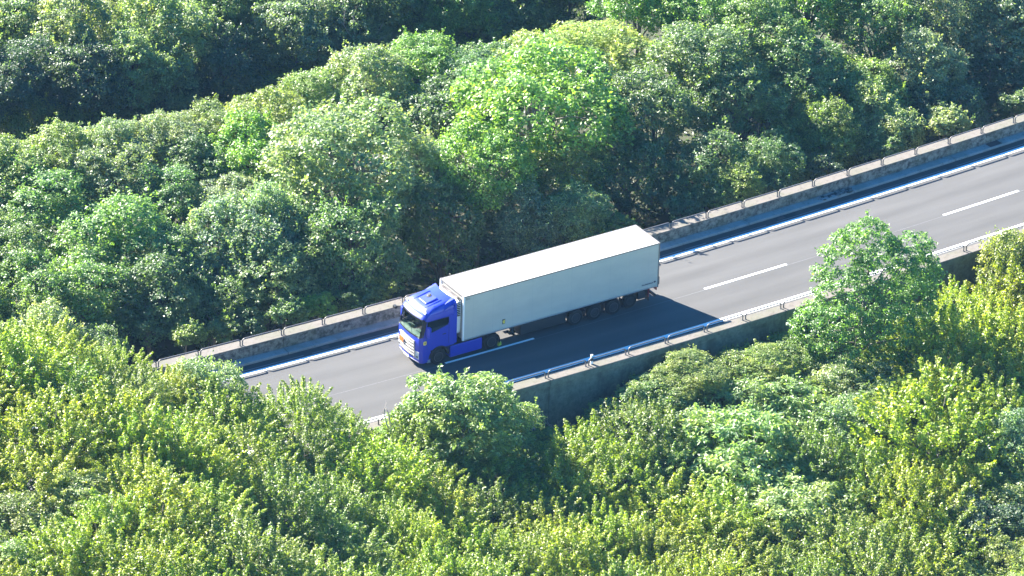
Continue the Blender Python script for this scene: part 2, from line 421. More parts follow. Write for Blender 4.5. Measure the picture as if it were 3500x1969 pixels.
# black seal round the windscreen
sl = MB()
for z0, z1 in ((1.985, 2.075), (2.955, 3.075)):
    r0 = [(x - .012, y, z) for x, y, z in outline(z0, -.55)[11:28]]; r1 = [(x - .012, y, z) for x, y, z in outline(z1, -.55)[11:28]]
    sl.loft([r0, r1], False, False, False)
for j in (12, 13): pass
for sgn in (-1, 1):
    col = []
    for z in (2.03, 2.3, 2.6, 2.85, 3.01):
        o_ = outline(z, -.55); a, b = (o_[9], o_[13]) if sgn < 0 else (o_[NO-10], o_[NO-14])
        mid = o_[11] if sgn < 0 else o_[NO-12]
        off = -.008*(-sgn)
        col.append([(a[0], a[1] + sgn*.008, z), (mid[0]-.006, mid[1] + sgn*.006, z), (b[0] - .012, b[1], z)])
    sl.loft(col, False, False, False)
obj('windscreen_seal', sl, M['black'], tk)
# interior seen through the glass
it = MB().box(-1.62, -1.58, .12, 2.48, 1.2, 3.3).box(-2.3, -1.6, .16, 2.44, 1.20, 1.45)
for y in (.65, 1.95): it.box(-2.05, -1.75, y-.26, y+.26, 1.45, 2.0).box(-1.85, -1.7, y-.26, y+.26, 1.9, 2.75)
obj('seats', it, M['seat'], tk)
da = MB().loft([[(x, y, z) for y in (.2, .6, 1.0, 1.5, 2.0, 2.4)] for x, z in ((-2.86, 2.0), (-2.7, 2.10), (-2.45, 2.12), (-2.3, 2.02), (-2.28, 1.6))], False, False, False)
da.box(-2.62, -2.40, 1.35, 1.85, 2.12, 2.20).box(-2.60, -2.42, .5, .9, 2.12, 2.22)
obj('dashboard', da, M['dash'], tk)
obj('steering_wheel', MB().tube([(-2.33 + .12*math.cos(a), .68 + .23*math.sin(a), 2.25 + .18*math.cos(a)) for a in [i*math.pi/8 for i in range(17)]], .018, 6), M['black'], tk)
# side windows
for y0, y1 in ((CY - 1.2425, CY - 1.228), (CY + 1.228, CY + 1.2425)):
    w = obj('side_window', MB().prism_y([(-2.40, 2.18), (-1.75, 2.32), (-1.02, 2.50), (-.95, 2.62), (-.95, 2.96), (-2.36, 2.96)], y0, y1), M['sideglass'], tk)
    yo = y0 - .003 if y0 < CY else y1 + .003
    obj('frame', MB().tube([(-2.42, yo, 2.16), (-1.75, yo, 2.30), (-1.0, yo, 2.48), (-.93, yo, 2.6), (-.93, yo, 2.98), (-2.38, yo, 2.98)], .012, 5), M['black'], w)
# sun visor, roof hatch, spoiler
vis = MB()
def front_arc(z, out, i0=11, i1=None):
    o_ = outline(z, -.55); i1 = NO - 11 if i1 is None else i1
    return [(x - out, y, z) for x, y, _ in o_[i0:i1]]
vis.loft([front_arc(3.085, .03), front_arc(3.085, .12), front_arc(3.125, .12), front_arc(3.125, .03)], False, False, False)
obj('sun_visor', vis, M['black'], tk)
obj('visor_lip', MB().loft([front_arc(3.13, .005), front_arc(3.135, .09), front_arc(3.235, .05), front_arc(3.30, .01)], False, False, False), M['blue'], tk, smooth=True)
hb = MB().loft([[(-2.02, .86, 3.62), (-2.02, 1.72, 3.62), (-1.20, 1.76, 3.70), (-1.20, .82, 3.70)], [(-1.98, .90, 3.70), (-1.98, 1.68, 3.70), (-1.24, 1.72, 3.905), (-1.24, .86, 3.905)]], True)
hatch = obj('roof_hatch', hb, M['blue'], tk, bevel=.03)
vx, vy = -1.46, 1.42; vz = 3.70 + .205*(-1.98 - vx)/(-.74) + .005
obj('vent', MB().loft([[(vx + r*math.cos(a), vy + r*math.sin(a), vz + h + .27*(r*math.cos(a))) for a in [i*math.pi/10 for i in range(20)]] for r, h in ((.155, -.01), (.15, .02), (.10, .024), (.07, .05))], True), M['black'], hatch)
sp = MB(); NY = 17; top = []; bot = []
for a, (x, zc, ze) in enumerate(((-1.26, 3.70, 3.62), (-1.0, 3.79, 3.76), (-.76, 3.86, 3.88), (-.55, 3.90, 3.97))):
    row = []
    for j in range(NY):
        v = -1 + 2*j/(NY-1); y = CY + 1.20*v
        z = zc + (ze - zc)*abs(v)**2.2; z -= .30*max(0, abs(v) - .90)/.10*.55
        xx = x + (.12*abs(v)**2 if a > 1 else 0)
        row.append((xx, y, z))
    top.append(row)
sp.loft(top, False, False, False); sp.loft([[(x, y, z - .05) for x, y, z in r] for r in top], False, False, False)
sp.loft([top[-1], [(x - .02, y, z - .05) for x, y, z in top[-1]]], False, False, False)
sp.loft([top[0], [(x, y, z - .05) for x, y, z in top[0]]], False, False, False)
obj('roof_spoiler', sp, M['blue'], tk, smooth=True)
for y in (CY - .62, CY + .62):
    obj('roof_rib', MB().loft([[(x, y - .05, z0), (x, y - .03, z0 + .045), (x, y + .03, z0 + .045), (x, y + .05, z0)] for x, z0 in ((-2.2, 3.55), (-1.9, 3.645), (-1.3, 3.78), (-1.1, 3.80))], True), M['blue'], tk, smooth=True)
for y in (.33, 2.27):
    obj('marker_lamp', MB().loft([[(-2.40 + dx, y + .13*math.cos(a), 3.455 + .05*math.sin(a) + dx*.6) for a in [i*math.pi/6 for i in range(12)]] for dx in (-.03, .05)], True), M['lamp'], tk)
for y in (.42, 2.3):
    obj('aerial', MB().tube([(-1.75, y, 3.64), (-1.70, y, 3.80)], [.012, .006], 6), M['black'], tk)
# side air deflectors closing the gap to the trailer
for sgn in (-1, 1):
    y = CY + sgn*1.225
    d = MB().loft([[(-.56, y, z), (-.36 - .06*max(0, (z-3.0)), y - sgn*.03, z), (-.36 - .06*max(0, (z-3.0)), y - sgn*.06, z), (-.56, y - sgn*.05, z)] for z in (1.12, 2.0, 3.0, 3.55, 3.82)], True)
    obj('side_deflector', d, M['blue'], tk)
for z in (2.98, 3.30): # pressed lines on the flank
    for sgn in (-1, 1): obj('flank_crease', MB().tube([(-2.30, CY + sgn*hwz(z), z), (-1.4, CY + sgn*(hwz(z)+.004), z+.06), (-.6, CY + sgn*(hwz(z)+.004), z+.10)], .016, 6), M['blue'], tk)
# lower front: bumper, grille, lamps, plates
lv = [.32, .42, .55, .8, 1.075]
obj('bumper', MB().loft([outline(z, -2.12) for z in lv], True), M['blue'], tk, smooth=True)
def fstrip(y0, y1, z0, z1, out, thick=.02, k=8):
    g = MB(); rows = []
    for i in range(k+1):
        y = y0 + (y1 - y0)*i/k
        rows.append([(front_x(y, z0) - out, y, z0), (front_x(y, z1) - out, y, z1), (front_x(y, z1) - out + thick, y, z1), (front_x(y, z0) - out + thick, y, z0)])
    return g.loft(rows, True)
gr = obj('grille', fstrip(.52, 2.08, .60, 1.72, .012), M['black'], tk)
for z in (.70, .90, 1.10, 1.30, 1.50):
    obj('grille_bar', fstrip(.56, 2.04, z, z + .105, .045, .03), M['silver'], gr)
obj('grille_surround', MB().tube([(front_x(y, z) - .03, y, z) for y, z in ((.55,.60),(.52,1.0),(.54,1.70),(1.0,1.73),(1.6,1.73),(2.06,1.70),(2.08,1.0),(2.05,.60))], .026, 6), M['silver'], gr)
obj('hazard_plate', MB().box(-3.085, -3.070, 1.54, 1.96, 1.17, 1.50), M['orange'], tk)
obj('lower_trim', fstrip(.25, 2.35, .34, .405, .02, .03), M['alu'], tk)
obj('number_plate', MB().box(-3.005, -2.985, 1.03, 1.57, .42, .54), M['white'], tk)
for y0, y1 in ((.20, .47), (2.13, 2.40)):
    h = obj('headlight', fstrip(y0, y1, .60, 1.02, .014, .03, 4), M['lamp'], tk)
    obj('lamp_lens', MB().loft([[(front_x((y0+y1)/2, .72) - .016 - d, (y0+y1)/2 + r*math.cos(a), .73 + r*math.sin(a)) for a in [i*math.pi/8 for i in range(16)]] for r, d in ((.085, 0), (.07, .012))], True), M['black'], h)
    obj('lamp_trim', fstrip(y0 - .03, y1 + .03, 1.03, 1.09, .02, .03, 4), M['silver'], h)
obj('wiper', MB().tube([(front_x(.8, 2.08) - .03, .8, 2.06), (front_x(1.25, 2.45) - .03, 1.05, 2.42)], .012, 5), M['black'], tk)
obj('wiper', MB().tube([(front_x(1.6, 2.08) - .03, 1.65, 2.06), (front_x(1.9, 2.5) - .03, 1.95, 2.48)], .012, 5), M['black'], tk)
# mirrors
m1 = obj('mirror', MB().loft([[(-2.50, -.02, z), (-2.30, -.02, z), (-2.28, -.26, z), (-2.44, -.30, z)] for z in (2.10, 2.18, 2.66, 2.74)], True), M['blue'], tk, bevel=.03)
for z in (2.20, 2.58): obj('mirror_arm', MB().box(-2.42, -2.34, -.03, .08, z, z + .06), M['black'], m1)
m2 = obj('mirror', MB().loft([[(-2.50, 2.62, z), (-2.30, 2.62, z), (-2.28, 2.86, z), (-2.44, 2.90, z)] for z in (2.10, 2.18, 2.66, 2.74)], True), M['blue'], tk, bevel=.03)
for z in (2.20, 2.58): obj('mirror_arm', MB().box(-2.42, -2.34, 2.5, 2.63, z, z + .06), M['black'], m2)
obj('kerb_mirror', MB().tube([(-2.72, 2.42, 3.02), (-2.95, 2.62, 3.0)], .02, 6).box(-3.05, -2.88, 2.52, 2.78, 2.86, 3.02), M['black'], tk, bevel=.02)
# badge and door details on the near flank
e = obj('badge', MB().prism_y([(-2.52 + .105*c_, 1.66 + .125*s__) for c_, s__ in [(math.copysign(abs(math.cos(a))**.5, math.cos(a)), math.copysign(abs(math.sin(a))**.5, math.sin(a))) for a in [i*math.pi/10 + .05 for i in range(20)]]], .040, .052), M['yellow'], tk)
obj('badge_mark', MB().prism_y([(-2.56, 1.63), (-2.50, 1.61), (-2.47, 1.68), (-2.52, 1.71)], .034, .039), M['rust'], e)
obj('door_handle', MB().box(-1.35, -1.12, .035, .052, 1.92, 1.97), M['black'], tk)
obj('door_line', MB().tube([(-2.36, .047, 1.2), (-2.44, .052, 2.15)], .008, 5), M['black'], tk); obj('door_line', MB().tube([(-.92, .05, 1.25), (-.92, .05, 2.5)], .008, 5), M['black'], tk)
obj('step', MB().box(-2.35, -2.13, .02, .32, .33, .37).box(-2.30, -2.13, .06, .3, .37, .5), M['alu'], tk)
# arch, chassis, tank fairing
an = [math.pi*(.03 + .94*i/20) for i in range(21)]
for y0, y1 in ((.040, .36), (2.24, 2.56)):
    obj('wheel_arch', MB().loft([[(-1.56 + r*math.cos(a), y, .50 + r*1.04*math.sin(a)) for r, y in ((.575, y0), (.70, y0), (.70, y1), (.575, y1))] for a in an], True), M['black'], tk)
ch = MB().box(-2.6, 3.0, .85, 1.05, .62, .92).box(-2.6, 3.0, 1.55, 1.75, .62, .92)
for x in (-1.5, -.3, .9, 2.0, 2.9): ch.box(x-.08, x+.08, 1.05, 1.55, .66, .88)
ch.box(1.15, 2.75, .85, 1.75, .92, 1.10).box(1.93, 2.09, .35, 2.25, .42, .58).box(-2.2, -.7, .5, 2.1, .7, 1.07).box(-1.64, -1.48, .4, 2.2, .42, .58)
obj('chassis', ch, M['chassis'], tk)
for y0, y1 in ((.06, .62), (1.98, 2.54)):
    obj('tank_fairing', MB().loft([[(-.80, y0, z), (1.36, y0, z), (1.36, y1, z), (-.80, y1, z)] for z in (.25, .98)], True), M['blue'], tk, bevel=.04)
    obj('catwalk', MB().box(-.80, 1.36, y0 + .05, y1 - .02, .985, 1.03), M['black'], tk)
def wheel(parent, x, y, out, dual=False, r=.505, rimmat='rim', ring=True):
    w_ = .32 if not dual else .62; s = out     # out = -1 faces the near side
    y_out = y; prof = [(0, r*.60), (0, r*.80), (-s*.03, r*.93), (-s*.06, r*.99), (-s*.10, r), (-s*(w_-.10), r), (-s*(w_-.03), r*.93), (-s*w_, r*.60)]
    if out > 0: pass
    wh = obj('wheel', MB().lathe_y((x, y_out, r), [(a*1.0, b) for a, b in prof]), M['rubber'], parent, smooth=True)
    if dual: rp = [(s*.004, r*.60), (s*.004, r*.55), (-s*.14, r*.50), (-s*.15, r*.30), (-s*.03, r*.24), (-s*.03, .001)]
    else: rp = [(s*.004, r*.60), (s*.004, r*.56), (-s*.03, r*.54), (-s*.03, r*.36), (s*.02, r*.24), (s*.02, .001)]
    rm = obj('rim', MB().lathe_y((x, y_out, r), rp, 28), M[rimmat], wh, smooth=True)
    if ring: obj('rim_edge', MB().tube([(x + r*.575*math.cos(a), y_out + s*.010, r + r*.575*math.sin(a)) for a in [i*math.pi/16 for i in range(33)]], .009, 5), M['steel'], wh)
    nb = 8
    return wh
wheel(tk, -1.56, .075, -1); wheel(tk, -1.56, 2.525, 1)
wheel(tk, 2.01, .07, -1, True); wheel(tk, 2.01, 2.53, 1, True)
for y0, y1 in ((.08, .70), (1.90, 2.52)):
    mgp = [[(2.01 + .58*math.cos(a), y, .50 + .56*math.sin(a)) for y in (y0, y1)] for a in [math.pi*(.05 + .9*i/14) for i in range(15)]]
    mg = MB().loft(mgp, False, False, False).box(2.58, 2.60, y0, y1, .22, .55)
    o = obj('mudguard', mg, M['black'], tk); sm = o.modifiers.new('solid', 'SOLIDIFY'); sm.thickness = .02
obj('wheel_chock', MB().prism_y([(2.50, .06), (2.72, .10), (2.70, .30), (2.60, .34)], .10, .28), M['chock'], tk, bevel=.02)

# ---------------------------------------------------------------- the refrigerated semi-trailer
tl = thing('semi_trailer', (7.5, CY, 0), 'long plain white refrigerated semi-trailer coupled behind the blue tractor', 'trailer')
XR = 13.44; ZB, ZT = 1.134, 4.003
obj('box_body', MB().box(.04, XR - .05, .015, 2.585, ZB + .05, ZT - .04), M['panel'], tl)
obj('roof', MB().box(.03, XR - .06, .03, 2.57, ZT - .038, ZT), M['white'], tl)
ed = MB()
for y in (.0, 2.53): ed.box(.02, XR - .03, y, y + .07, ZT - .06, ZT + .012)
obj('roof_edge', ed, M['trim'], tl)
ra = MB()
for y in (.0, 2.53): ra.box(.02, XR - .02, y, y + .07, ZB, ZB + .075)
obj('floor_rail', ra, M['alu'], tl)
obj('floor_pan', MB().box(.08, XR - .08, .08, 2.52, ZB + .005, ZB + .048), M['chassis'], tl)
for y0, y1 in ((-.004, .13), (2.47, 2.604)): obj('front_post', MB().box(-.02, .075, y0, y1, ZB, ZT + .004), M['white'], tl, bevel=.015)
obj('front_header', MB().box(-.015, .07, .13, 2.47, ZT - .05, ZT + .014), M['trim'], tl)
obj('corner_cap', MB().box(-.025, .12, -.008, .10, ZT + .004, ZT + .024).box(-.025, .12, 2.50, 2.608, ZT + .004, ZT + .024), M['trim'], tl)
fr = MB().box(XR - .05, XR + .03, -.006, .09, ZB - .05, ZT + .01).box(XR - .05, XR + .03, 2.51, 2.606, ZB - .05, ZT + .01).box(XR - .05, XR + .03, .09, 2.51, ZT - .07, ZT + .016).box(XR - .05, XR + .03, .09, 2.51, ZB - .05, ZB + .06)
obj('door_frame', fr, M['trim'], tl)
dd = MB().box(XR - .045, XR + .012, .095, 1.295, ZB + .065, ZT - .075).box(XR - .045, XR + .012, 1.305, 2.505, ZB + .065, ZT - .075)
dr = obj('rear_door', dd, M['white'], tl)
lb = MB()
for y in (.55, .95, 1.65, 2.05): lb.tube([(XR + .035, y, ZB + .05), (XR + .035, y, ZT - .06)], .018, 6)
obj('locking_bar', lb, M['alu'], dr)
obj('buffer', MB().box(XR + .03, XR + .09, -.01, .10, 1.25, 1.75).box(XR + .03, XR + .09, 2.5, 2.61, 1.25, 1.75), M['black'], tl, bevel=.02)
# refrigeration unit on the bulkhead
def nose(z, x0, w, k=10):
    pts = [(0.0, CY - w)]
    for i in range(k+1):
        v = -1 + 2*i/k; pts.append((x0*(1 - .30*abs(v)**3), CY + w*v*.985))
    pts.append((0.0, CY + w)); return [(x, y, z) for x, y in pts]
fu = obj('cooling_unit', MB().loft([nose(1.55, -.30, .95), nose(1.8, -.40, 1.0), nose(3.30, -.42, 1.02), nose(3.55, -.38, 1.02), nose(3.66, -.24, .98)], True), M['white'], tl, smooth=True)
obj('top_recess', MB().box(-.16, -.025, .42, 2.20, 3.70, 3.86).box(-.12, -.02, .30, 2.32, 3.62, 3.70), M['trim'], fu, bevel=.02)
obj('hose', MB().tube([(-.13, .5, 3.88), (-.17, 1.1, 3.90), (-.13, 1.3, 3.88), (-.17, 2.0, 3.90)], .02, 6), M['black'], fu)
vn = MB()
for i in range(8): vn.box(-.33, -.05, CY - 1.036, CY - 1.010, 2.70 + .115*i, 2.765 + .115*i).box(-.33, -.05, CY + 1.010, CY + 1.036, 2.70 + .115*i, 2.765 + .115*i)
obj('vent_slots', vn, M['black'], fu)
# running gear
for x in (7.80, 9.11, 10.42):
    wheel(tl, x, .085, -1); wheel(tl, x, 2.515, 1)
sw = wheel(tl, 11.72, .28, -1, r=.48, ring=False); sw.name = 'spare_wheel'
cs = MB().box(2.2, XR - .1, .80, .98, .78, ZB).box(2.2, XR - .1, 1.62, 1.80, .78, ZB)
for x in (7.80, 9.11, 10.42): cs.box(x-.07, x+.07, .35, 2.25, .44, .58).box(x-.3, x+.3, .75, 1.02, .55, .8).box(x-.3, x+.3, 1.58, 1.85, .55, .8)
for x in np.arange(2.6, 13, 1.3): cs.box(x-.05, x+.05, .98, 1.62, .85, 1.05)
obj('chassis', cs, M['chassis'], tl)
mgd = MB()
for x in (7.80, 9.11, 10.42):
    for y0, y1 in ((.06, .48), (2.12, 2.54)):
        mgd.loft([[(x + .60*math.cos(a), y, .47 + .56*math.sin(a)) for y in (y0, y1)] for a in [math.pi*(.22 + .56*i/8) for i in range(9)]], False, False, False)
        mgd.box(x + .60, x + .62, y0, y1, .35, .85)
o = obj('mudguard', mgd, M['black'], tl); sm = o.modifiers.new('solid', 'SOLIDIFY'); sm.thickness = .015
obj('pallet_box', MB().box(4.0, 7.12, .12, .78, .36, 1.02).box(4.0, 7.12, 1.82, 2.48, .36, 1.02), M['chassis'], tl, bevel=.03)
ll = MB()
for y in (.55, 1.9): ll.box(3.62, 3.77, y, y + .15, .38, ZB).box(3.51, 3.88, y - .05, y + .20, .34, .38)
obj('landing_leg', ll, M['chassis'], tl)
obj('tool_box', MB().box(12.2, 12.75, .20, .78, .45, .98), M['chassis'], tl, bevel=.02)
obj('mudflap', MB().box(12.86, 12.88, .06, .62, .28, 1.12).box(12.86, 12.88, 1.98, 2.54, .28, 1.12), M['black'], tl)
obj('reflector_strip', MB().box(12.84, 12.858, .05, .17, .55, 1.10), M['red'], tl)
obj('rear_bumper', MB().box(XR - .16, XR - .04, .10, 2.50, .42, .58).box(XR - .3, XR - .06, .75, .95, .58, ZB).box(XR - .3, XR - .06, 1.65, 1.85, .58, ZB), M['chassis'], tl, bevel=.015)
for y in (.10, 2.10): obj('tail_light', MB().box(XR - .05, XR + .0, y, y + .40, .84, 1.02), M['red'], tl)
lbx = obj('side_label', MB().box(2.66, 2.86, .006, .012, 1.52, 1.83), M['ink'], tl)
obj('label_face', MB().prism_y([(2.70, 1.56), (2.84, 1.54), (2.84, 1.76), (2.79, 1.79), (2.69, 1.72)], .001, .005), M['yellow'], lbx)
obj('small_tag', MB().box(.18, .26, .009, .012, 3.74, 3.90).box(.30, .42, .009, .012, 3.76, 3.80).box(.30, .42, .009, .012, 3.83, 3.87), M['trim'], tl)
wm = MB(); rng = random.Random(2)
for i in range(13):
    x = 12.30 + i*.062; wm.box(x, x + .043, .008, .012, 1.43, 1.43 + .058 + .03*rng.random())
mk_ = obj('maker_mark', wm, M['ink'], tl)
obj('maker_emblem', MB().prism_y([(13.20 + .085*math.cos(a), 1.50 + .055*math.sin(a)) for a in [i*math.pi/8 for i in range(16)]], .007, .012), M['ink'], mk_)

# ---------------------------------------------------------------- foliage
def leaf_cloud(p, nrm, ax, length, width, fold):
    """one folded two-triangle leaf per row"""
    nrm = nrm/np.linalg.norm(nrm, axis=1, keepdims=True)
    ax = ax - nrm*np.sum(ax*nrm, 1, keepdims=True); ax /= np.linalg.norm(ax, axis=1, keepdims=True) + 1e-9
    sd_ = np.cross(nrm, ax); L_ = length[:, None]; W_ = width[:, None]
    v = np.stack([p - ax*L_*.5, p + sd_*W_*.5 + nrm*L_*fold, p + ax*L_*.5, p - sd_*W_*.5 + nrm*L_*fold], 1).reshape(-1, 3)
    k = np.arange(len(p))[:, None]*4
    f = np.concatenate([k + [0, 1, 2], k + [0, 2, 3]], 1).reshape(-1, 3)
    return v, f
def np_mesh(name, v, f):
    me = bpy.data.meshes.new(name); nf = len(f)
    me.vertices.add(len(v)); me.vertices.foreach_set('co', v.astype(np.float32).ravel())
    me.loops.add(nf*3); me.loops.foreach_set('vertex_index', f.astype(np.int32).ravel())
    me.polygons.add(nf); me.polygons.foreach_set('loop_start', np.arange(0, nf*3, 3, dtype=np.int32))
    me.update(calc_edges=True); me.validate()
    return me
def dirs(rg, n, zmin):
    i = np.arange(n) + .5; z = 1 - (1 - zmin)*i/n; a = i*2.39996 + rg.uniform(0, 6)
    r = np.sqrt(np.maximum(0, 1 - z*z)); d = np.stack([r*np.cos(a), r*np.sin(a), z], 1) + rg.normal(0, .12, (n, 3))
    return d/np.linalg.norm(d, axis=1, keepdims=True)
RB = 3.2
def crown(seed, style, lobes=None):
    rg = np.random.default_rng(seed); Pn, Nn, An, Ln, Wn = [], [], [], [], []
    rb = {'shrub': 1.2}.get(style, RB)
    nc = 420 if lobes else {'round': 290, 'plume': 190, 'ash': 260, 'leafy': 220, 'shrub': 60}[style]
    per = {'round': 118, 'plume': 185, 'ash': 110, 'leafy': 100, 'shrub': 90}[style]
    if lobes is None:
        nl = 9 if style != 'shrub' else 5
        ld = dirs(rg, nl, -.35); lr = rb*rg.uniform(.34, .52, nl)
        lc = ld*(rb*rg.uniform(.98, 1.12, nl) - lr)[:, None]
        lc = np.concatenate([lc, [[0, 0, -.05*rb]]]); lr = np.concatenate([lr, [.58*rb]])
    else:
        lc = np.array([q[:3] for q in lobes], float); lr = np.array([q[3] for q in lobes], float); nl = len(lr) - 1
    C_, D_, I_ = [], [], []
    area = np.sum(lr**2)
    for a in range(len(lr)):
        q = dirs(rg, max(6, int(nc*1.7*lr[a]**2/area)), -.6)
        pp = lc[a] + q*(lr[a]*rg.uniform(.82, 1.06, len(q)))[:, None]
        dist = np.linalg.norm(pp[:, None] - lc[None], axis=2)/lr[None]; dist[:, a] = 9
        keep = (dist.min(1) > .80) | (rg.random(len(q)) < .12)
        C_.append(pp[keep]); D_.append(q[keep])
    c = np.concatenate(C_); d = np.concatenate(D_); nc = len(c)
    dn = c/(np.linalg.norm(c, axis=1, keepdims=True) + 1e-6); d = d*.6 + dn*.4
    rc = rg.uniform(.26, .60, nc)*rb/RB*(1.0 if style != 'shrub' else 1.25)
    c = c - d*(rc*.45)[:, None]
    for k in range(nc):
        m_ = int(per*(rc[k]/(.58*rb/RB))**2*rg.uniform(.75, 1.2)); o = d[k]; up_ = np.array([0, 0, 1.0])
        if style in ('plume',):
            ax = o*.75 + up_*.55 + rg.normal(0, .25, 3); ax /= np.linalg.norm(ax); LL = rc[k]*3.6
            tpos = rg.random(m_)**.8; rad = (1 - tpos)*.42*rc[k] + .07
            q = rg.normal(0, .55, (m_, 3)); q -= np.outer(q @ ax, ax)
            p_ = c[k] - ax*rc[k]*.7 + np.outer(tpos*LL, ax) + q*rad[:, None]
            nr = .45*q/(np.linalg.norm(q, axis=1, keepdims=True)+1e-6) + .75*up_ + rg.normal(0, .45, (m_, 3))
            ta = ax + q*.8 + rg.normal(0, .4, (m_, 3)); L_ = rg.uniform(.105, .19, m_); W_ = L_*.62
        else:
            e_ = rg.normal(0, 1, (m_, 3)) + .85*o + .35*up_; e_ /= np.linalg.norm(e_, axis=1, keepdims=True)
            u = rg.random(m_)**.45*rg.choice([1.0, 1.3], m_, p=[.85, .15])
            p_ = c[k] + e_*(rc[k]*u)[:, None]*np.array([1.08, 1.08, .60])
            if style == 'ash':
                nr = .25*e_ + .75*up_ + rg.normal(0, .38, (m_, 3)); ta = e_ - .35*up_ + rg.normal(0, .35, (m_, 3))
                L_ = rg.uniform(.18, .32, m_); W_ = L_*.40
            else:
                nr = .38*e_ + .72*up_ + rg.normal(0, .42, (m_, 3)); ta = e_*.6 + rg.normal(0, .7, (m_, 3))
                a0, a1 = {'round': (.115, .205), 'leafy': (.155, .27), 'shrub': (.12, .20)}[style]
                L_ = rg.uniform(a0, a1, m_); W_ = L_*(.62 if style != 'leafy' else .5)
        Pn.append(p_); Nn.append(nr); An.append(ta); Ln.append(L_); Wn.append(W_)
    # stray sprays that break the outline
    ns_ = min(nc, 75 if style != 'shrub' else 16)
    for k in rg.choice(nc, ns_, replace=False):
        m_ = 14; p0 = c[k] + d[k]*rc[k]*.8; axd = d[k]*.6 + np.array([0, 0, .7]) + rg.normal(0, .3, 3); axd /= np.linalg.norm(axd)
        tt = rg.random(m_)*rg.uniform(.35, .80)*rb/RB
        Pn.append(p0 + np.outer(tt, axd) + rg.normal(0, .07, (m_, 3))); Nn.append(np.array([0, 0, .6]) + rg.normal(0, .6, (m_, 3)))
        An.append(axd + rg.normal(0, .5, (m_, 3))); L_ = rg.uniform(.13, .22, m_); Ln.append(L_); Wn.append(L_*.6)
    v, f_ = leaf_cloud(*[np.concatenate(q) for q in (Pn, Nn, An, Ln, Wn)], .12)
    limbs = MB()
    b0 = Vector((rg.normal(0, .12), rg.normal(0, .12), -.35*rb)); base = Vector((rg.normal(0, .25), rg.normal(0, .25), -4.6*rb))
    k_ = rb/RB
    limbs.tube([base, base.lerp(b0, .5) + Vector((.08*k_, .05*k_, 0)), b0, Vector((b0.x*.5, b0.y*.5, .45*rb))], [.20*k_, .16*k_, .12*k_, .04*k_], 7)
    for k in rg.choice(nc, 26 if style != 'shrub' else 8, replace=False):
        st = base.lerp(b0, rg.uniform(.78, 1.0)) if rg.random() < .5 else b0.lerp(Vector((0, 0, .4*rb)), rg.uniform(0, 1))
        en = Vector(c[k]*1.02); mid = st.lerp(en, .5) + Vector((0, 0, rg.uniform(-.05, .3)*k_))
        limbs.tube([st, mid, en], [.06*k_, .04*k_, .012*k_], 5)
    lm = bpy.data.meshes.new('trunk'); lm.from_pydata(limbs.v, [], limbs.f); lm.materials.append(M['bark'])
    lm.polygons.foreach_set('use_smooth', [True]*len(lm.polygons))
    cm = np_mesh('crown', v, f_); cm.materials.append(M['leaf'])
    return cm, lm, rb
PROT = {'round': [crown(11+i, 'round') for i in range(5)], 'plume': [crown(31+i, 'plume') for i in range(4)],
        'ash': [crown(51+i, 'ash') for i in range(3)], 'leafy': [crown(71+i, 'leafy') for i in range(2)], 'shrub': [crown(91+i, 'shrub') for i in range(3)]}
KIND = {'pale': ('round', (.25, .31, .15)), 'grey': ('round', (.22, .275, .17)), 'mid': ('round', (.145, .215, .085)), 'bright': ('round', (.19, .275, .08)),
        'lime': ('round', (.22, .335, .07)), 'gold': ('round', (.34, .37, .11)), 'olive': ('round', (.23, .28, .075)), 'dark': ('round', (.10, .15, .08)),
        'ash': ('ash', (.28, .335, .13)), 'moss': ('plume', (.20, .26, .045)), 'hornbeam': ('plume', (.27, .315, .026)), 'leafy': ('leafy', (.14, .25, .07))}
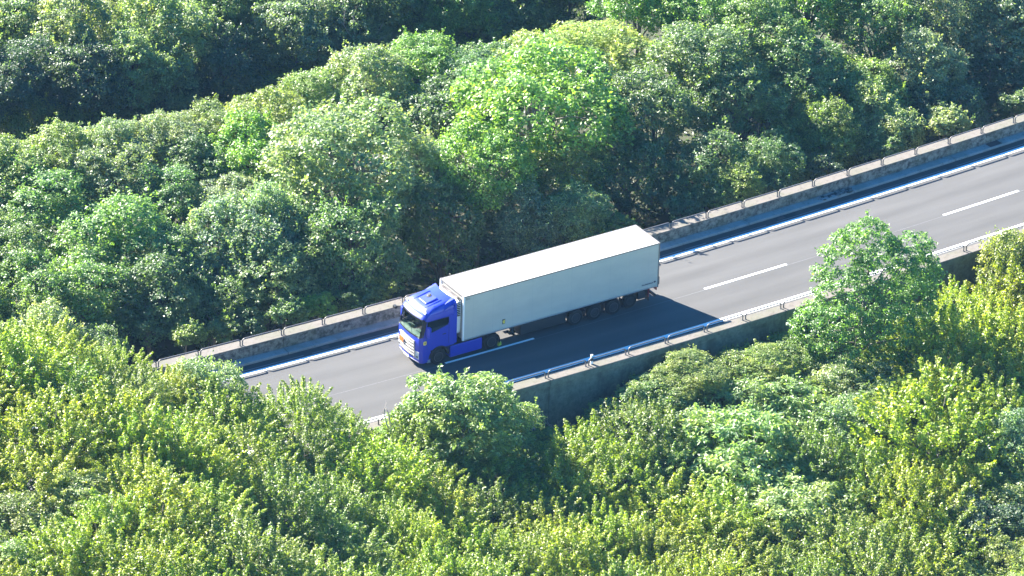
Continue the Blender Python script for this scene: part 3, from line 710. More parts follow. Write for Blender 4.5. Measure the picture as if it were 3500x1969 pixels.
TREES = """16.5,18.6,3.2,5.26,4.45,lime,tree,bright lime green tree; rightmost of its colour; middle belt of the far slope
11.4,16.2,1.7,3.02,3.18,lime,tree,bright lime green tree; only one of its colour; second row above the far parapet
3.3,18.8,2.8,4.79,4.16,pale,tree,pale silvery green tree; only one of its colour; middle belt of the far slope
-5.5,16.8,0.1,3.54,3.85,grey,tree,grey-green tree; leftmost of its colour; second row above the far parapet
-2.6,16.8,0.2,2.37,3.80,grey,tree,grey-green tree; second of its colour from left; second row above the far parapet
-12.0,19.7,0.7,3.76,3.14,bright,tree,fresh green tree; second of its colour from left; middle belt of the far slope
24.9,24.4,2.8,3.77,1.93,gold,tree,pale yellowish tree; only one of its colour; upper belt of the far slope
34.6,13.1,0.3,2.37,2.53,olive,tree,olive-yellow tree; third of its colour from left; second row above the far parapet
25.9,10.1,-0.0,1.83,1.67,olive,sapling,olive-yellow sapling; second of its colour from left; second row above the far parapet
-13.9,25.7,1.6,3.56,2.60,bright,tree,fresh green tree; leftmost of its colour; upper belt of the far slope
-9.4,17.1,0.2,2.35,2.80,mid,tree,mid green tree; leftmost of its colour; second row above the far parapet
-18.0,29.6,2.6,2.57,1.80,olive,tree,olive-yellow tree cut by the picture edge; line edging the dark hollow
-14.7,29.0,2.6,2.89,1.96,olive,tree,olive-yellow tree; leftmost of its colour; line edging the dark hollow
-11.0,28.5,2.5,2.79,2.13,olive,tree,olive-yellow tree; second of its colour from left; line edging the dark hollow
-7.2,28.3,2.5,2.35,1.88,pale,tree,pale silvery green tree; leftmost of its colour; line edging the dark hollow
-4.1,27.8,2.5,2.34,1.83,pale,tree,pale silvery green tree; second of its colour from left; line edging the dark hollow
-0.8,27.8,2.5,2.38,1.63,olive,tree,olive-yellow tree; third of its colour from left; line edging the dark hollow
2.1,26.9,2.4,2.73,2.43,olive,tree,olive-yellow tree; second of its colour from right; line edging the dark hollow
7.0,28.6,2.5,2.47,1.78,olive,tree,olive-yellow tree; rightmost of its colour; line edging the dark hollow
10.3,28.1,2.5,2.98,2.74,pale,tree,pale silvery green tree; rightmost of its colour; line edging the dark hollow
14.7,28.4,2.6,2.95,2.28,lime,tree,bright lime green tree; only one of its colour; line edging the dark hollow
17.5,25.8,2.3,3.34,2.25,mid,tree,mid green tree; only one of its colour; line edging the dark hollow
21.5,24.5,2.9,3.23,2.40,gold,tree,pale yellowish tree; only one of its colour; line edging the dark hollow
-27.4,11.5,-0.8,1.75,1.38,bright,sapling,fresh green sapling cut by the picture edge; row just behind the far parapet
-23.6,13.0,-1.2,1.86,1.45,bright,sapling,fresh green sapling; only one of its colour; row just behind the far parapet
-20.4,13.3,-0.5,2.58,2.82,pale,tree,pale silvery green tree; leftmost of its colour; row just behind the far parapet
-17.5,12.1,-1.1,1.86,2.04,mid,sapling,mid green sapling; leftmost of its colour; row just behind the far parapet
-12.1,15.1,-0.3,3.04,2.64,mid,tree,mid green tree; second of its colour from left; row just behind the far parapet
-9.0,13.5,-1.0,2.23,2.60,mid,tree,mid green tree; third of its colour from left; row just behind the far parapet
-4.5,14.6,-0.5,3.39,2.98,pale,tree,pale silvery green tree; second of its colour from left; row just behind the far parapet
0.4,13.5,0.1,3.33,3.88,mid,tree,mid green tree; fourth of its colour from left; row just behind the far parapet
8.0,15.5,-0.5,2.97,3.52,mid,tree,mid green tree; fifth of its colour from left; row just behind the far parapet
12.5,12.7,-0.9,2.32,2.70,grey,tree,grey-green tree; only one of its colour; row just behind the far parapet
15.2,11.7,-0.4,2.19,2.36,pale,tree,pale silvery green tree; third of its colour from left; row just behind the far parapet
20.9,14.7,-0.5,2.81,3.20,mid,tree,mid green tree; third of its colour from right; row just behind the far parapet
25.4,12.0,-0.5,3.10,2.83,mid,tree,mid green tree; second of its colour from right; row just behind the far parapet
29.4,11.2,0.1,2.12,2.03,mid,tree,mid green tree; rightmost of its colour; row just behind the far parapet
33.6,13.0,-0.9,2.82,2.87,olive,tree,olive-yellow tree; only one of its colour; row just behind the far parapet
38.4,12.6,-1.0,3.03,3.17,pale,tree,pale silvery green tree; rightmost of its colour; row just behind the far parapet
43.6,12.7,-0.8,2.74,2.53,dark,tree,deep dark green tree; leftmost of its colour; row just behind the far parapet
49.1,15.0,-1.3,3.05,2.38,dark,tree,deep dark green tree; rightmost of its colour; row just behind the far parapet
53.7,13.2,-1.1,1.83,1.52,mid,sapling,mid green sapling cut by the picture edge; row just behind the far parapet
-12.1,10.8,-0.5,1.04,0.90,olive,shrub,olive-yellow shrub; leftmost of its colour; shrubs peeping over the far parapet
-9.8,10.6,-0.6,0.92,0.80,olive,shrub,olive-yellow shrub; second of its colour from left; shrubs peeping over the far parapet
-7.8,10.5,-0.7,0.93,0.81,mid,shrub,mid green shrub; leftmost of its colour; shrubs peeping over the far parapet
-5.7,10.4,-0.6,1.16,1.01,mid,shrub,mid green shrub; second of its colour from left; shrubs peeping over the far parapet
-3.6,10.3,-0.7,1.05,0.91,lime,shrub,bright lime green shrub; only one of its colour; shrubs peeping over the far parapet
-1.0,10.1,-0.7,1.05,0.92,mid,shrub,mid green shrub; third of its colour from left; shrubs peeping over the far parapet
0.7,10.2,-0.7,0.94,0.82,olive,shrub,olive-yellow shrub; third of its colour from left; shrubs peeping over the far parapet
21.9,9.8,-0.4,1.09,0.95,mid,shrub,mid green shrub; fourth of its colour from left; shrubs peeping over the far parapet
24.1,9.6,-0.2,0.97,0.85,bright,shrub,fresh green shrub; only one of its colour; shrubs peeping over the far parapet
28.3,9.3,-0.0,0.98,0.85,mid,shrub,mid green shrub; third of its colour from right; shrubs peeping over the far parapet
32.3,9.3,-0.1,0.99,0.86,dark,shrub,deep dark green shrub; only one of its colour; shrubs peeping over the far parapet
37.3,9.6,-0.1,0.99,0.86,mid,shrub,mid green shrub; second of its colour from right; shrubs peeping over the far parapet
42.1,10.3,0.1,1.38,1.20,pale,shrub,pale silvery green shrub; only one of its colour; shrubs peeping over the far parapet
48.0,10.5,-0.0,1.14,0.99,mid,shrub,mid green shrub; rightmost of its colour; shrubs peeping over the far parapet
17.4,10.0,-0.8,1.09,0.94,olive,shrub,olive-yellow shrub; rightmost of its colour; shrubs peeping over the far parapet
15.1,10.0,-0.8,1.08,0.94,olive,shrub,olive-yellow shrub; second of its colour from right; shrubs peeping over the far parapet
17.5,56.0,-2.6,3.22,4.00,mid,tree,mid green tree cut by the picture edge; shaded stand behind the hollow
14.6,50.4,-2.5,2.80,3.25,mid,tree,mid green tree; second of its colour from left; shaded stand behind the hollow
25.4,46.4,-5.7,3.42,3.66,lime,tree,bright lime green tree; only one of its colour; shaded stand behind the hollow
-1.1,46.0,-6.2,2.95,3.35,olive,tree,olive-yellow tree; second of its colour from left; shaded stand behind the hollow
3.3,46.0,-2.8,2.67,3.19,pale,tree,pale silvery green tree; fourth of its colour from right; shaded stand behind the hollow
11.3,55.5,-2.5,3.24,3.45,pale,tree,pale silvery green tree; rightmost of its colour; shaded stand behind the hollow
20.0,46.2,-6.4,3.50,4.06,grey,tree,grey-green tree; rightmost of its colour; shaded stand behind the hollow
4.3,57.1,-1.9,3.07,3.62,pale,tree,pale silvery green tree; third of its colour from left; shaded stand behind the hollow
0.9,50.1,-1.8,3.35,4.18,pale,tree,pale silvery green tree; fourth of its colour from left; shaded stand behind the hollow
5.5,46.0,-5.7,3.35,3.37,pale,tree,pale silvery green tree; second of its colour from right; shaded stand behind the hollow
37.8,47.0,-2.9,2.83,2.98,mid,tree,mid green tree cut by the picture edge; shaded stand behind the hollow
6.6,48.5,-2.3,3.63,4.02,pale,tree,pale silvery green tree; third of its colour from right; shaded stand behind the hollow
-10.4,46.2,-3.3,2.88,3.22,olive,tree,olive-yellow tree cut by the picture edge; shaded stand behind the hollow
32.1,49.5,-3.3,3.13,3.59,bright,tree,fresh green tree cut by the picture edge; shaded stand behind the hollow
9.9,46.0,-4.2,2.70,3.33,dark,tree,deep dark green tree; rightmost of its colour; shaded stand behind the hollow
27.1,49.2,-1.5,2.85,3.57,mid,tree,mid green tree cut by the picture edge; shaded stand behind the hollow
-7.1,50.3,-1.4,3.04,3.41,pale,tree,pale silvery green tree cut by the picture edge; shaded stand behind the hollow
29.3,46.5,-7.3,3.59,4.34,bright,tree,fresh green tree; rightmost of its colour; shaded stand behind the hollow
3.0,60.6,-1.7,3.20,3.86,pale,tree,pale silvery green tree; second of its colour from left; shaded stand behind the hollow
-3.2,47.6,-1.6,2.68,2.39,dark,tree,deep dark green tree; second of its colour from left; shaded stand behind the hollow
12.3,46.0,-6.9,3.56,3.17,olive,tree,olive-yellow tree; third of its colour from left; shaded stand behind the hollow
7.0,62.6,-1.8,2.79,2.92,pale,tree,pale silvery green tree cut by the picture edge; shaded stand behind the hollow
-2.1,56.9,-1.5,3.64,4.02,pale,tree,pale silvery green tree cut by the picture edge; shaded stand behind the hollow
21.8,46.7,-1.3,3.40,4.25,mid,tree,mid green tree; third of its colour from left; shaded stand behind the hollow
-5.4,46.1,-4.7,2.79,3.36,olive,tree,olive-yellow tree; leftmost of its colour; shaded stand behind the hollow
34.9,48.1,-4.2,3.54,4.20,mid,tree,mid green tree; second of its colour from right; shaded stand behind the hollow
36.4,46.9,-7.5,3.31,3.55,mid,tree,mid green tree; rightmost of its colour; shaded stand behind the hollow
10.7,62.3,-2.1,2.80,2.72,pale,tree,pale silvery green tree cut by the picture edge; shaded stand behind the hollow
23.3,53.2,-1.6,3.46,4.25,mid,tree,mid green tree cut by the picture edge; shaded stand behind the hollow
1.1,65.8,-1.4,3.22,4.01,pale,tree,pale silvery green tree cut by the picture edge; shaded stand behind the hollow
18.7,51.1,-2.1,2.75,3.38,grey,tree,grey-green tree; second of its colour from left; shaded stand behind the hollow
15.6,46.1,-3.0,2.98,3.46,grey,tree,grey-green tree; leftmost of its colour; shaded stand behind the hollow
32.3,46.7,-6.1,3.51,3.34,mid,tree,mid green tree; fourth of its colour from left; shaded stand behind the hollow
16.2,60.7,-2.6,3.03,3.62,mid,tree,mid green tree cut by the picture edge; shaded stand behind the hollow
10.9,50.3,-2.5,3.12,3.68,mid,tree,mid green tree; leftmost of its colour; shaded stand behind the hollow
7.1,55.7,-2.1,2.92,3.04,pale,tree,pale silvery green tree; fifth of its colour from left; shaded stand behind the hollow
2.5,46.0,-6.4,2.78,2.49,pale,tree,pale silvery green tree; sixth of its colour from left; shaded stand behind the hollow
19.4,46.2,-3.4,3.03,2.69,grey,tree,grey-green tree; third of its colour from left; shaded stand behind the hollow
-1.2,53.0,-1.6,2.87,3.27,pale,tree,pale silvery green tree; leftmost of its colour; shaded stand behind the hollow
26.3,46.4,-3.2,3.27,3.47,bright,tree,fresh green tree; leftmost of its colour; shaded stand behind the hollow
-2.6,61.4,-1.4,3.43,3.77,pale,tree,pale silvery green tree cut by the picture edge; shaded stand behind the hollow
-0.4,46.0,-2.4,2.98,3.29,dark,tree,deep dark green tree; third of its colour from left; shaded stand behind the hollow
-6.9,46.2,-1.9,2.56,2.62,dark,tree,deep dark green tree; leftmost of its colour; shaded stand behind the hollow
33.7,46.7,-9.5,2.94,3.28,mid,tree,mid green tree; third of its colour from right; shaded stand behind the hollow
16.1,46.1,-6.5,3.11,3.51,olive,tree,olive-yellow tree; rightmost of its colour; shaded stand behind the hollow
21.7,56.7,-2.2,3.23,3.84,grey,tree,grey-green tree cut by the picture edge; shaded stand behind the hollow
-0.5,19.9,0.8,2.77,2.17,grey,tree,grey-green tree; second of its colour from left; middle belt of the far slope
-18.6,17.9,0.3,2.85,2.82,bright,tree,fresh green tree; leftmost of its colour; second row above the far parapet
53.0,20.6,3.1,3.19,2.49,grey,tree,grey-green tree; rightmost of its colour; middle belt of the far slope
29.8,19.5,3.2,3.31,2.89,mid,tree,mid green tree; second of its colour from right; middle belt of the far slope
40.6,23.4,3.5,3.32,3.65,lime,tree,bright lime green tree; rightmost of its colour; upper belt of the far slope
43.9,15.7,0.8,2.88,2.95,grey,tree,grey-green tree; third of its colour from left; second row above the far parapet
-23.1,18.0,0.3,2.80,2.42,bright,tree,fresh green tree cut by the picture edge; second row above the far parapet
30.8,28.4,4.0,2.94,2.71,lime,tree,bright lime green tree; leftmost of its colour; upper belt of the far slope
-15.6,16.7,0.0,3.02,2.93,bright,tree,fresh green tree; rightmost of its colour; second row above the far parapet
35.6,17.2,2.0,3.00,2.68,mid,tree,mid green tree; rightmost of its colour; middle belt of the far slope
43.1,19.4,3.0,2.85,2.80,bright,tree,fresh green tree; rightmost of its colour; middle belt of the far slope
55.6,16.5,0.2,3.24,3.33,grey,tree,grey-green tree cut by the picture edge; second row above the far parapet
36.9,25.4,3.7,2.59,2.70,bright,tree,fresh green tree; rightmost of its colour; upper belt of the far slope
46.9,26.1,3.7,3.59,3.77,bright,tree,fresh green tree cut by the picture edge; upper belt of the far slope
-3.4,25.2,1.5,2.40,1.97,mid,tree,mid green tree; only one of its colour; upper belt of the far slope
-9.3,25.8,1.6,2.97,2.89,pale,tree,pale silvery green tree; only one of its colour; upper belt of the far slope
48.0,19.2,2.8,2.89,3.24,grey,tree,grey-green tree; second of its colour from right; middle belt of the far slope
57.5,19.0,2.1,2.93,3.26,grey,tree,grey-green tree cut by the picture edge; middle belt of the far slope
30.5,16.7,1.6,3.13,3.06,mid,tree,mid green tree; rightmost of its colour; second row above the far parapet
13.1,22.9,1.2,3.39,3.28,mid,tree,mid green tree; second of its colour from left; middle belt of the far slope
-17.8,22.0,1.1,2.82,2.34,bright,tree,fresh green tree; leftmost of its colour; middle belt of the far slope
32.7,25.1,3.7,3.08,2.38,lime,tree,bright lime green tree; second of its colour from left; upper belt of the far slope
39.2,30.5,4.1,2.68,2.65,bright,tree,fresh green tree cut by the picture edge; upper belt of the far slope
38.7,16.0,0.4,3.41,2.71,olive,tree,olive-yellow tree; rightmost of its colour; second row above the far parapet
-20.9,24.0,1.3,3.09,2.40,bright,tree,fresh green tree cut by the picture edge; middle belt of the far slope
-6.8,23.0,1.3,2.36,2.39,mid,tree,mid green tree; leftmost of its colour; middle belt of the far slope
51.2,24.9,3.5,3.68,4.04,bright,tree,fresh green tree cut by the picture edge; upper belt of the far slope
24.4,17.4,1.5,3.42,3.44,mid,tree,mid green tree; third of its colour from left; middle belt of the far slope
34.8,20.5,3.3,3.24,2.80,bright,tree,fresh green tree; third of its colour from left; middle belt of the far slope
35.6,31.0,4.2,3.54,3.09,lime,tree,bright lime green tree cut by the picture edge; upper belt of the far slope
-0.4,24.5,1.5,2.92,2.99,lime,tree,bright lime green tree; leftmost of its colour; middle belt of the far slope
-3.6,21.3,1.0,2.41,1.90,grey,tree,grey-green tree; leftmost of its colour; middle belt of the far slope
52.0,18.0,0.9,3.57,3.10,grey,tree,grey-green tree; rightmost of its colour; second row above the far parapet
42.0,28.7,4.0,3.68,3.57,bright,tree,fresh green tree cut by the picture edge; upper belt of the far slope
59.0,22.7,3.3,3.35,2.56,grey,tree,grey-green tree cut by the picture edge; middle belt of the far slope
17.0,16.0,-0.0,3.16,2.76,olive,tree,olive-yellow tree; leftmost of its colour; second row above the far parapet
-25.2,14.8,-0.5,3.03,3.37,bright,tree,fresh green tree cut by the picture edge; second row above the far parapet
8.5,18.9,0.6,3.04,2.48,grey,tree,grey-green tree; third of its colour from left; middle belt of the far slope
32.3,33.2,4.4,3.66,3.55,lime,tree,bright lime green tree cut by the picture edge; upper belt of the far slope
-5.6,-8.9,1.8,3.30,3.02,ash,tree,silvery feathery tree; second of its colour from left; edge row below the near wall
-7.5,-7.8,0.9,2.10,1.95,ash,tree,silvery feathery tree; leftmost of its colour; edge row below the near wall
-2.1,-7.8,-0.2,2.01,2.15,ash,tree,silvery feathery tree; third of its colour from left; edge row below the near wall
-15.5,-7.7,3.5,2.27,2.13,moss,tree,moss green tree; second of its colour from left; edge row below the near wall
-12.3,-7.1,1.7,1.53,1.39,moss,sapling,moss green sapling; rightmost of its colour; edge row below the near wall
-20.9,-7.4,6.8,2.24,2.38,pale,tree,pale silvery green tree; leftmost of its colour; edge row below the near wall
-18.3,-6.8,4.0,1.40,1.40,moss,sapling,moss green sapling; leftmost of its colour; edge row below the near wall
-23.4,-7.3,7.3,1.91,1.48,hornbeam,tree,yellow-green tree; third of its colour from left; edge row below the near wall
-26.7,-7.3,9.5,2.10,1.54,hornbeam,tree,yellow-green tree; second of its colour from left; edge row below the near wall
-30.3,-7.0,11.5,2.29,1.73,hornbeam,tree,yellow-green tree; leftmost of its colour; edge row below the near wall
-34.1,-6.7,12.8,2.27,1.86,hornbeam,tree,yellow-green tree cut by the picture edge; edge row below the near wall
19.2,-9.6,-2.1,2.19,1.57,pale,tree,pale silvery green tree; rightmost of its colour; edge row below the near wall
21.9,-11.5,-2.0,2.31,1.52,hornbeam,tree,yellow-green tree; fourth of its colour from left; edge row below the near wall
25.9,-9.2,-1.6,1.75,1.75,hornbeam,sapling,yellow-green sapling; second of its colour from right; edge row below the near wall
34.3,-7.4,-0.9,2.37,3.56,olive,tree,olive-yellow tree; rightmost of its colour; edge row below the near wall
28.9,-9.3,-1.5,2.11,2.26,hornbeam,tree,yellow-green tree; rightmost of its colour; edge row below the near wall
10.4,-7.9,-0.2,2.16,1.11,olive,tree,olive-yellow tree; leftmost of its colour; edge row below the near wall
7.8,-8.1,-1.6,2.27,1.82,ash,tree,silvery feathery tree; rightmost of its colour; edge row below the near wall
15.0,-8.0,-1.0,2.30,1.34,olive,tree,olive-yellow tree; second of its colour from left; edge row below the near wall
18.3,-7.7,-1.2,2.08,1.28,olive,tree,olive-yellow tree; third of its colour from left; edge row below the near wall
5.5,-8.1,-2.4,2.15,1.85,ash,tree,silvery feathery tree; second of its colour from right; edge row below the near wall
1.3,-8.1,-2.3,1.69,0.89,lime,sapling,bright lime green sapling; rightmost of its colour; edge row below the near wall
3.3,-8.4,-2.4,1.35,0.89,ash,sapling,silvery feathery sapling; fourth of its colour from left; edge row below the near wall
-8.8,-7.4,0.3,1.76,1.32,lime,sapling,bright lime green sapling; leftmost of its colour; edge row below the near wall
37.8,-7.5,0.3,2.62,3.23,olive,tree,olive-yellow tree cut by the picture edge; edge row below the near wall
9.3,-14.5,-2.9,4.26,3.52,ash,tree,silvery feathery tree; only one of its colour; belt below the near wall
8.4,-10.5,-2.6,2.94,2.18,ash,tree,silvery feathery tree; leftmost of its colour; second row below the near wall
15.4,-11.9,-2.6,3.20,2.43,ash,tree,silvery feathery tree; third of its colour from left; second row below the near wall
9.2,-20.1,-3.3,3.32,2.58,ash,tree,silvery feathery tree; only one of its colour; strip along the bottom edge
19.5,-11.7,-2.2,2.64,2.18,pale,tree,pale silvery green tree; rightmost of its colour; second row below the near wall
19.3,-18.9,-2.8,4.29,3.99,hornbeam,tree,yellow-green tree; second of its colour from right; belt below the near wall
23.0,-22.2,-2.7,2.14,3.12,grey,tree,grey-green tree; only one of its colour; belt below the near wall
25.8,-15.6,-2.1,2.99,2.38,hornbeam,tree,yellow-green tree; fourth of its colour from right; second row below the near wall
20.3,-14.5,-2.4,2.51,2.06,ash,tree,silvery feathery tree; rightmost of its colour; second row below the near wall
18.3,-26.1,-3.4,2.88,2.13,dark,tree,deep dark green tree; only one of its colour; strip along the bottom edge
12.3,-25.7,-3.7,2.18,2.02,hornbeam,tree,yellow-green tree; fourth of its colour from right; strip along the bottom edge
-35.8,-24.3,11.2,2.39,1.98,hornbeam,tree,yellow-green tree; second of its colour from left; strip along the bottom edge
2.7,-17.7,-3.2,3.07,2.27,hornbeam,tree,yellow-green tree; eighth of its colour from right; strip along the bottom edge
11.5,-28.6,-3.9,2.47,2.21,hornbeam,tree,yellow-green tree; second of its colour from right; strip along the bottom edge
-10.9,-13.2,0.1,2.50,2.07,hornbeam,tree,yellow-green tree; fifth of its colour from right; belt below the near wall
-38.2,-23.1,11.3,1.88,1.39,olive,sapling,olive-yellow sapling; third of its colour from left; strip along the bottom edge
-5.0,-24.0,-2.2,2.57,2.12,hornbeam,tree,yellow-green tree cut by the picture edge; strip along the bottom edge
-8.0,-14.9,-0.9,2.36,1.86,moss,tree,moss green tree; fourth of its colour from right; strip along the bottom edge
1.7,-13.9,-2.8,2.81,2.33,hornbeam,tree,yellow-green tree; third of its colour from right; belt below the near wall
-26.1,-13.9,8.4,2.40,1.75,hornbeam,tree,yellow-green tree; fifth of its colour from left; second row below the near wall
-36.8,-18.5,11.6,2.52,1.79,hornbeam,tree,yellow-green tree; second of its colour from left; belt below the near wall
-14.4,-25.2,0.6,2.89,2.59,hornbeam,tree,yellow-green tree cut by the picture edge; strip along the bottom edge
-20.1,-23.9,3.5,1.99,1.84,hornbeam,tree,yellow-green tree; seventh of its colour from left; strip along the bottom edge
28.8,-12.9,-1.8,2.88,2.82,hornbeam,tree,yellow-green tree; third of its colour from right; second row below the near wall
25.5,-12.5,-1.8,3.32,2.80,hornbeam,tree,yellow-green tree; sixth of its colour from right; second row below the near wall
-27.7,-18.2,8.9,2.64,2.60,hornbeam,tree,yellow-green tree; fifth of its colour from left; belt below the near wall
12.4,-16.9,-3.1,2.87,2.57,moss,tree,moss green tree; second of its colour from right; belt below the near wall
-23.1,-22.3,5.6,2.53,1.71,moss,tree,moss green tree; third of its colour from left; strip along the bottom edge
-30.9,-15.0,10.7,2.89,2.44,hornbeam,tree,yellow-green tree; fourth of its colour from left; second row below the near wall
-24.4,-20.7,6.6,2.77,2.73,moss,tree,moss green tree; second of its colour from left; strip along the bottom edge
23.5,-24.3,-2.8,2.81,2.33,olive,tree,olive-yellow tree cut by the picture edge; belt below the near wall
17.6,-30.0,-3.7,2.17,2.03,olive,tree,olive-yellow tree; second of its colour from right; strip along the bottom edge
-38.6,-25.7,11.1,2.57,2.21,hornbeam,tree,yellow-green tree; leftmost of its colour; strip along the bottom edge
14.9,-23.0,-3.4,2.71,2.68,hornbeam,tree,yellow-green tree; third of its colour from right; strip along the bottom edge
16.5,-14.7,-2.7,2.55,2.45,pale,tree,pale silvery green tree; leftmost of its colour; second row below the near wall
-6.6,-20.5,-1.6,2.74,2.37,hornbeam,tree,yellow-green tree; twelfth of its colour from right; strip along the bottom edge
-26.2,-29.1,6.9,2.44,2.31,moss,tree,moss green tree cut by the picture edge; strip along the bottom edge
14.3,-32.5,-4.1,2.67,1.98,olive,tree,olive-yellow tree cut by the picture edge; strip along the bottom edge
-15.9,-22.6,1.6,2.01,1.98,hornbeam,tree,yellow-green tree; tenth of its colour from left; strip along the bottom edge
-33.9,-27.0,10.4,2.27,1.81,hornbeam,tree,yellow-green tree; fourth of its colour from left; strip along the bottom edge
-30.0,-24.9,9.2,2.11,1.87,hornbeam,tree,yellow-green tree; sixth of its colour from left; strip along the bottom edge
15.0,-19.6,-3.2,2.28,2.26,moss,tree,moss green tree; rightmost of its colour; belt below the near wall
-2.0,-14.9,-2.2,2.68,2.59,hornbeam,tree,yellow-green tree; eleventh of its colour from right; strip along the bottom edge
5.0,-19.0,-3.2,2.70,2.02,hornbeam,tree,yellow-green tree; sixth of its colour from right; strip along the bottom edge
20.6,-31.0,-3.5,2.11,1.74,olive,tree,olive-yellow tree cut by the picture edge; strip along the bottom edge
1.9,-26.9,-3.8,2.36,2.12,hornbeam,tree,yellow-green tree cut by the picture edge; strip along the bottom edge
-17.2,-11.1,3.1,2.08,1.97,moss,tree,moss green tree; leftmost of its colour; belt below the near wall
5.5,-13.2,-2.8,2.18,1.71,moss,tree,moss green tree; third of its colour from right; belt below the near wall
-44.2,-24.1,11.4,1.93,1.62,olive,tree,olive-yellow tree cut by the picture edge; strip along the bottom edge
9.8,-24.6,-3.6,2.96,2.41,moss,tree,moss green tree; rightmost of its colour; strip along the bottom edge
-5.9,-10.7,-1.1,2.88,2.21,moss,tree,moss green tree; third of its colour from left; belt below the near wall
-41.1,-25.0,11.3,1.94,1.68,olive,tree,olive-yellow tree; second of its colour from left; strip along the bottom edge
-9.8,-21.3,-0.9,2.93,2.27,hornbeam,tree,yellow-green tree; thirteenth of its colour from left; strip along the bottom edge
-2.5,-19.0,-2.4,2.41,2.25,hornbeam,tree,yellow-green tree; tenth of its colour from right; strip along the bottom edge
-36.1,-12.1,12.0,2.42,1.74,hornbeam,tree,yellow-green tree; leftmost of its colour; second row below the near wall
-19.1,-16.6,3.6,2.20,2.20,moss,tree,moss green tree; fourth of its colour from left; strip along the bottom edge
-39.8,-21.2,11.5,2.61,1.84,olive,tree,olive-yellow tree; leftmost of its colour; strip along the bottom edge
32.3,-16.4,-2.0,3.21,2.72,hornbeam,tree,yellow-green tree cut by the picture edge; second row below the near wall
-36.6,-9.5,12.2,2.83,2.06,hornbeam,tree,yellow-green tree cut by the picture edge; second row below the near wall
29.4,-19.8,-2.2,2.18,1.68,hornbeam,tree,yellow-green tree cut by the picture edge; second row below the near wall
-39.5,-13.9,12.0,2.51,2.45,hornbeam,tree,yellow-green tree cut by the picture edge; belt below the near wall
-14.0,-12.6,1.5,2.97,2.84,hornbeam,tree,yellow-green tree; seventh of its colour from left; belt below the near wall
-34.7,-15.7,11.6,2.74,2.53,hornbeam,tree,yellow-green tree; third of its colour from left; second row below the near wall
-5.4,-16.4,-1.6,2.71,1.97,hornbeam,tree,yellow-green tree; fourteenth of its colour from left; strip along the bottom edge
-31.7,-11.9,11.2,2.21,2.19,moss,tree,moss green tree; leftmost of its colour; second row below the near wall
26.5,-21.2,-2.5,2.93,2.13,hornbeam,tree,yellow-green tree cut by the picture edge; second row below the near wall
33.1,-13.1,-1.7,2.44,1.76,hornbeam,tree,yellow-green tree cut by the picture edge; second row below the near wall
-23.9,-15.9,6.7,2.89,2.42,hornbeam,tree,yellow-green tree; sixth of its colour from left; belt below the near wall
-29.6,-22.2,9.4,2.54,1.76,hornbeam,tree,yellow-green tree; fifth of its colour from left; strip along the bottom edge
-35.5,-20.8,11.4,2.32,1.70,olive,tree,olive-yellow tree; leftmost of its colour; belt below the near wall
9.3,-27.9,-3.9,2.98,2.87,moss,tree,moss green tree cut by the picture edge; strip along the bottom edge
-33.1,-23.9,10.5,2.71,2.41,hornbeam,tree,yellow-green tree; third of its colour from left; strip along the bottom edge
-33.1,-29.5,10.0,2.20,1.64,hornbeam,tree,yellow-green tree cut by the picture edge; strip along the bottom edge
-41.3,-17.9,11.8,1.92,1.42,hornbeam,tree,yellow-green tree cut by the picture edge; belt below the near wall
16.8,-32.9,-4.0,2.63,2.42,olive,tree,olive-yellow tree cut by the picture edge; strip along the bottom edge
18.0,-23.2,-3.2,2.54,2.01,hornbeam,tree,yellow-green tree; rightmost of its colour; belt below the near wall
-41.9,-28.1,11.0,1.92,1.70,hornbeam,tree,yellow-green tree cut by the picture edge; strip along the bottom edge
26.4,-24.1,-2.6,2.81,1.94,olive,tree,olive-yellow tree cut by the picture edge; belt below the near wall
13.7,-29.4,-4.0,2.35,1.55,olive,tree,olive-yellow tree; fourth of its colour from left; strip along the bottom edge
23.8,-27.3,-3.0,2.22,1.96,olive,tree,olive-yellow tree cut by the picture edge; belt below the near wall
-36.5,-28.7,10.8,2.66,2.39,hornbeam,tree,yellow-green tree cut by the picture edge; strip along the bottom edge
0.0,-25.4,-3.3,2.75,2.56,hornbeam,tree,yellow-green tree cut by the picture edge; strip along the bottom edge
-11.2,-19.2,-0.3,2.57,1.93,hornbeam,tree,yellow-green tree; twelfth of its colour from left; strip along the bottom edge
2.2,-21.1,-3.3,2.89,2.09,hornbeam,tree,yellow-green tree; seventh of its colour from right; strip along the bottom edge
-29.0,-29.6,8.4,2.84,2.13,moss,tree,moss green tree cut by the picture edge; strip along the bottom edge
14.9,-26.3,-3.7,2.93,2.20,hornbeam,tree,yellow-green tree; rightmost of its colour; strip along the bottom edge
23.2,-18.8,-2.4,3.10,2.83,hornbeam,tree,yellow-green tree; fifth of its colour from right; second row below the near wall
6.3,-27.2,-3.8,2.44,2.15,moss,tree,moss green tree cut by the picture edge; strip along the bottom edge
-16.4,-18.1,2.1,2.25,1.82,hornbeam,tree,yellow-green tree; eighth of its colour from left; strip along the bottom edge
-43.2,-26.6,11.2,2.06,1.95,hornbeam,tree,yellow-green tree cut by the picture edge; strip along the bottom edge
28.3,-16.4,-2.0,2.51,2.19,hornbeam,tree,yellow-green tree; second of its colour from right; second row below the near wall
12.3,-21.0,-3.3,2.57,1.73,moss,tree,moss green tree; second of its colour from right; strip along the bottom edge
-43.4,-21.6,11.5,1.97,1.46,olive,tree,olive-yellow tree cut by the picture edge; strip along the bottom edge
-32.7,-20.8,10.6,2.53,2.14,hornbeam,tree,yellow-green tree; third of its colour from left; belt below the near wall
-1.8,-23.4,-2.8,2.10,1.98,hornbeam,tree,yellow-green tree cut by the picture edge; strip along the bottom edge
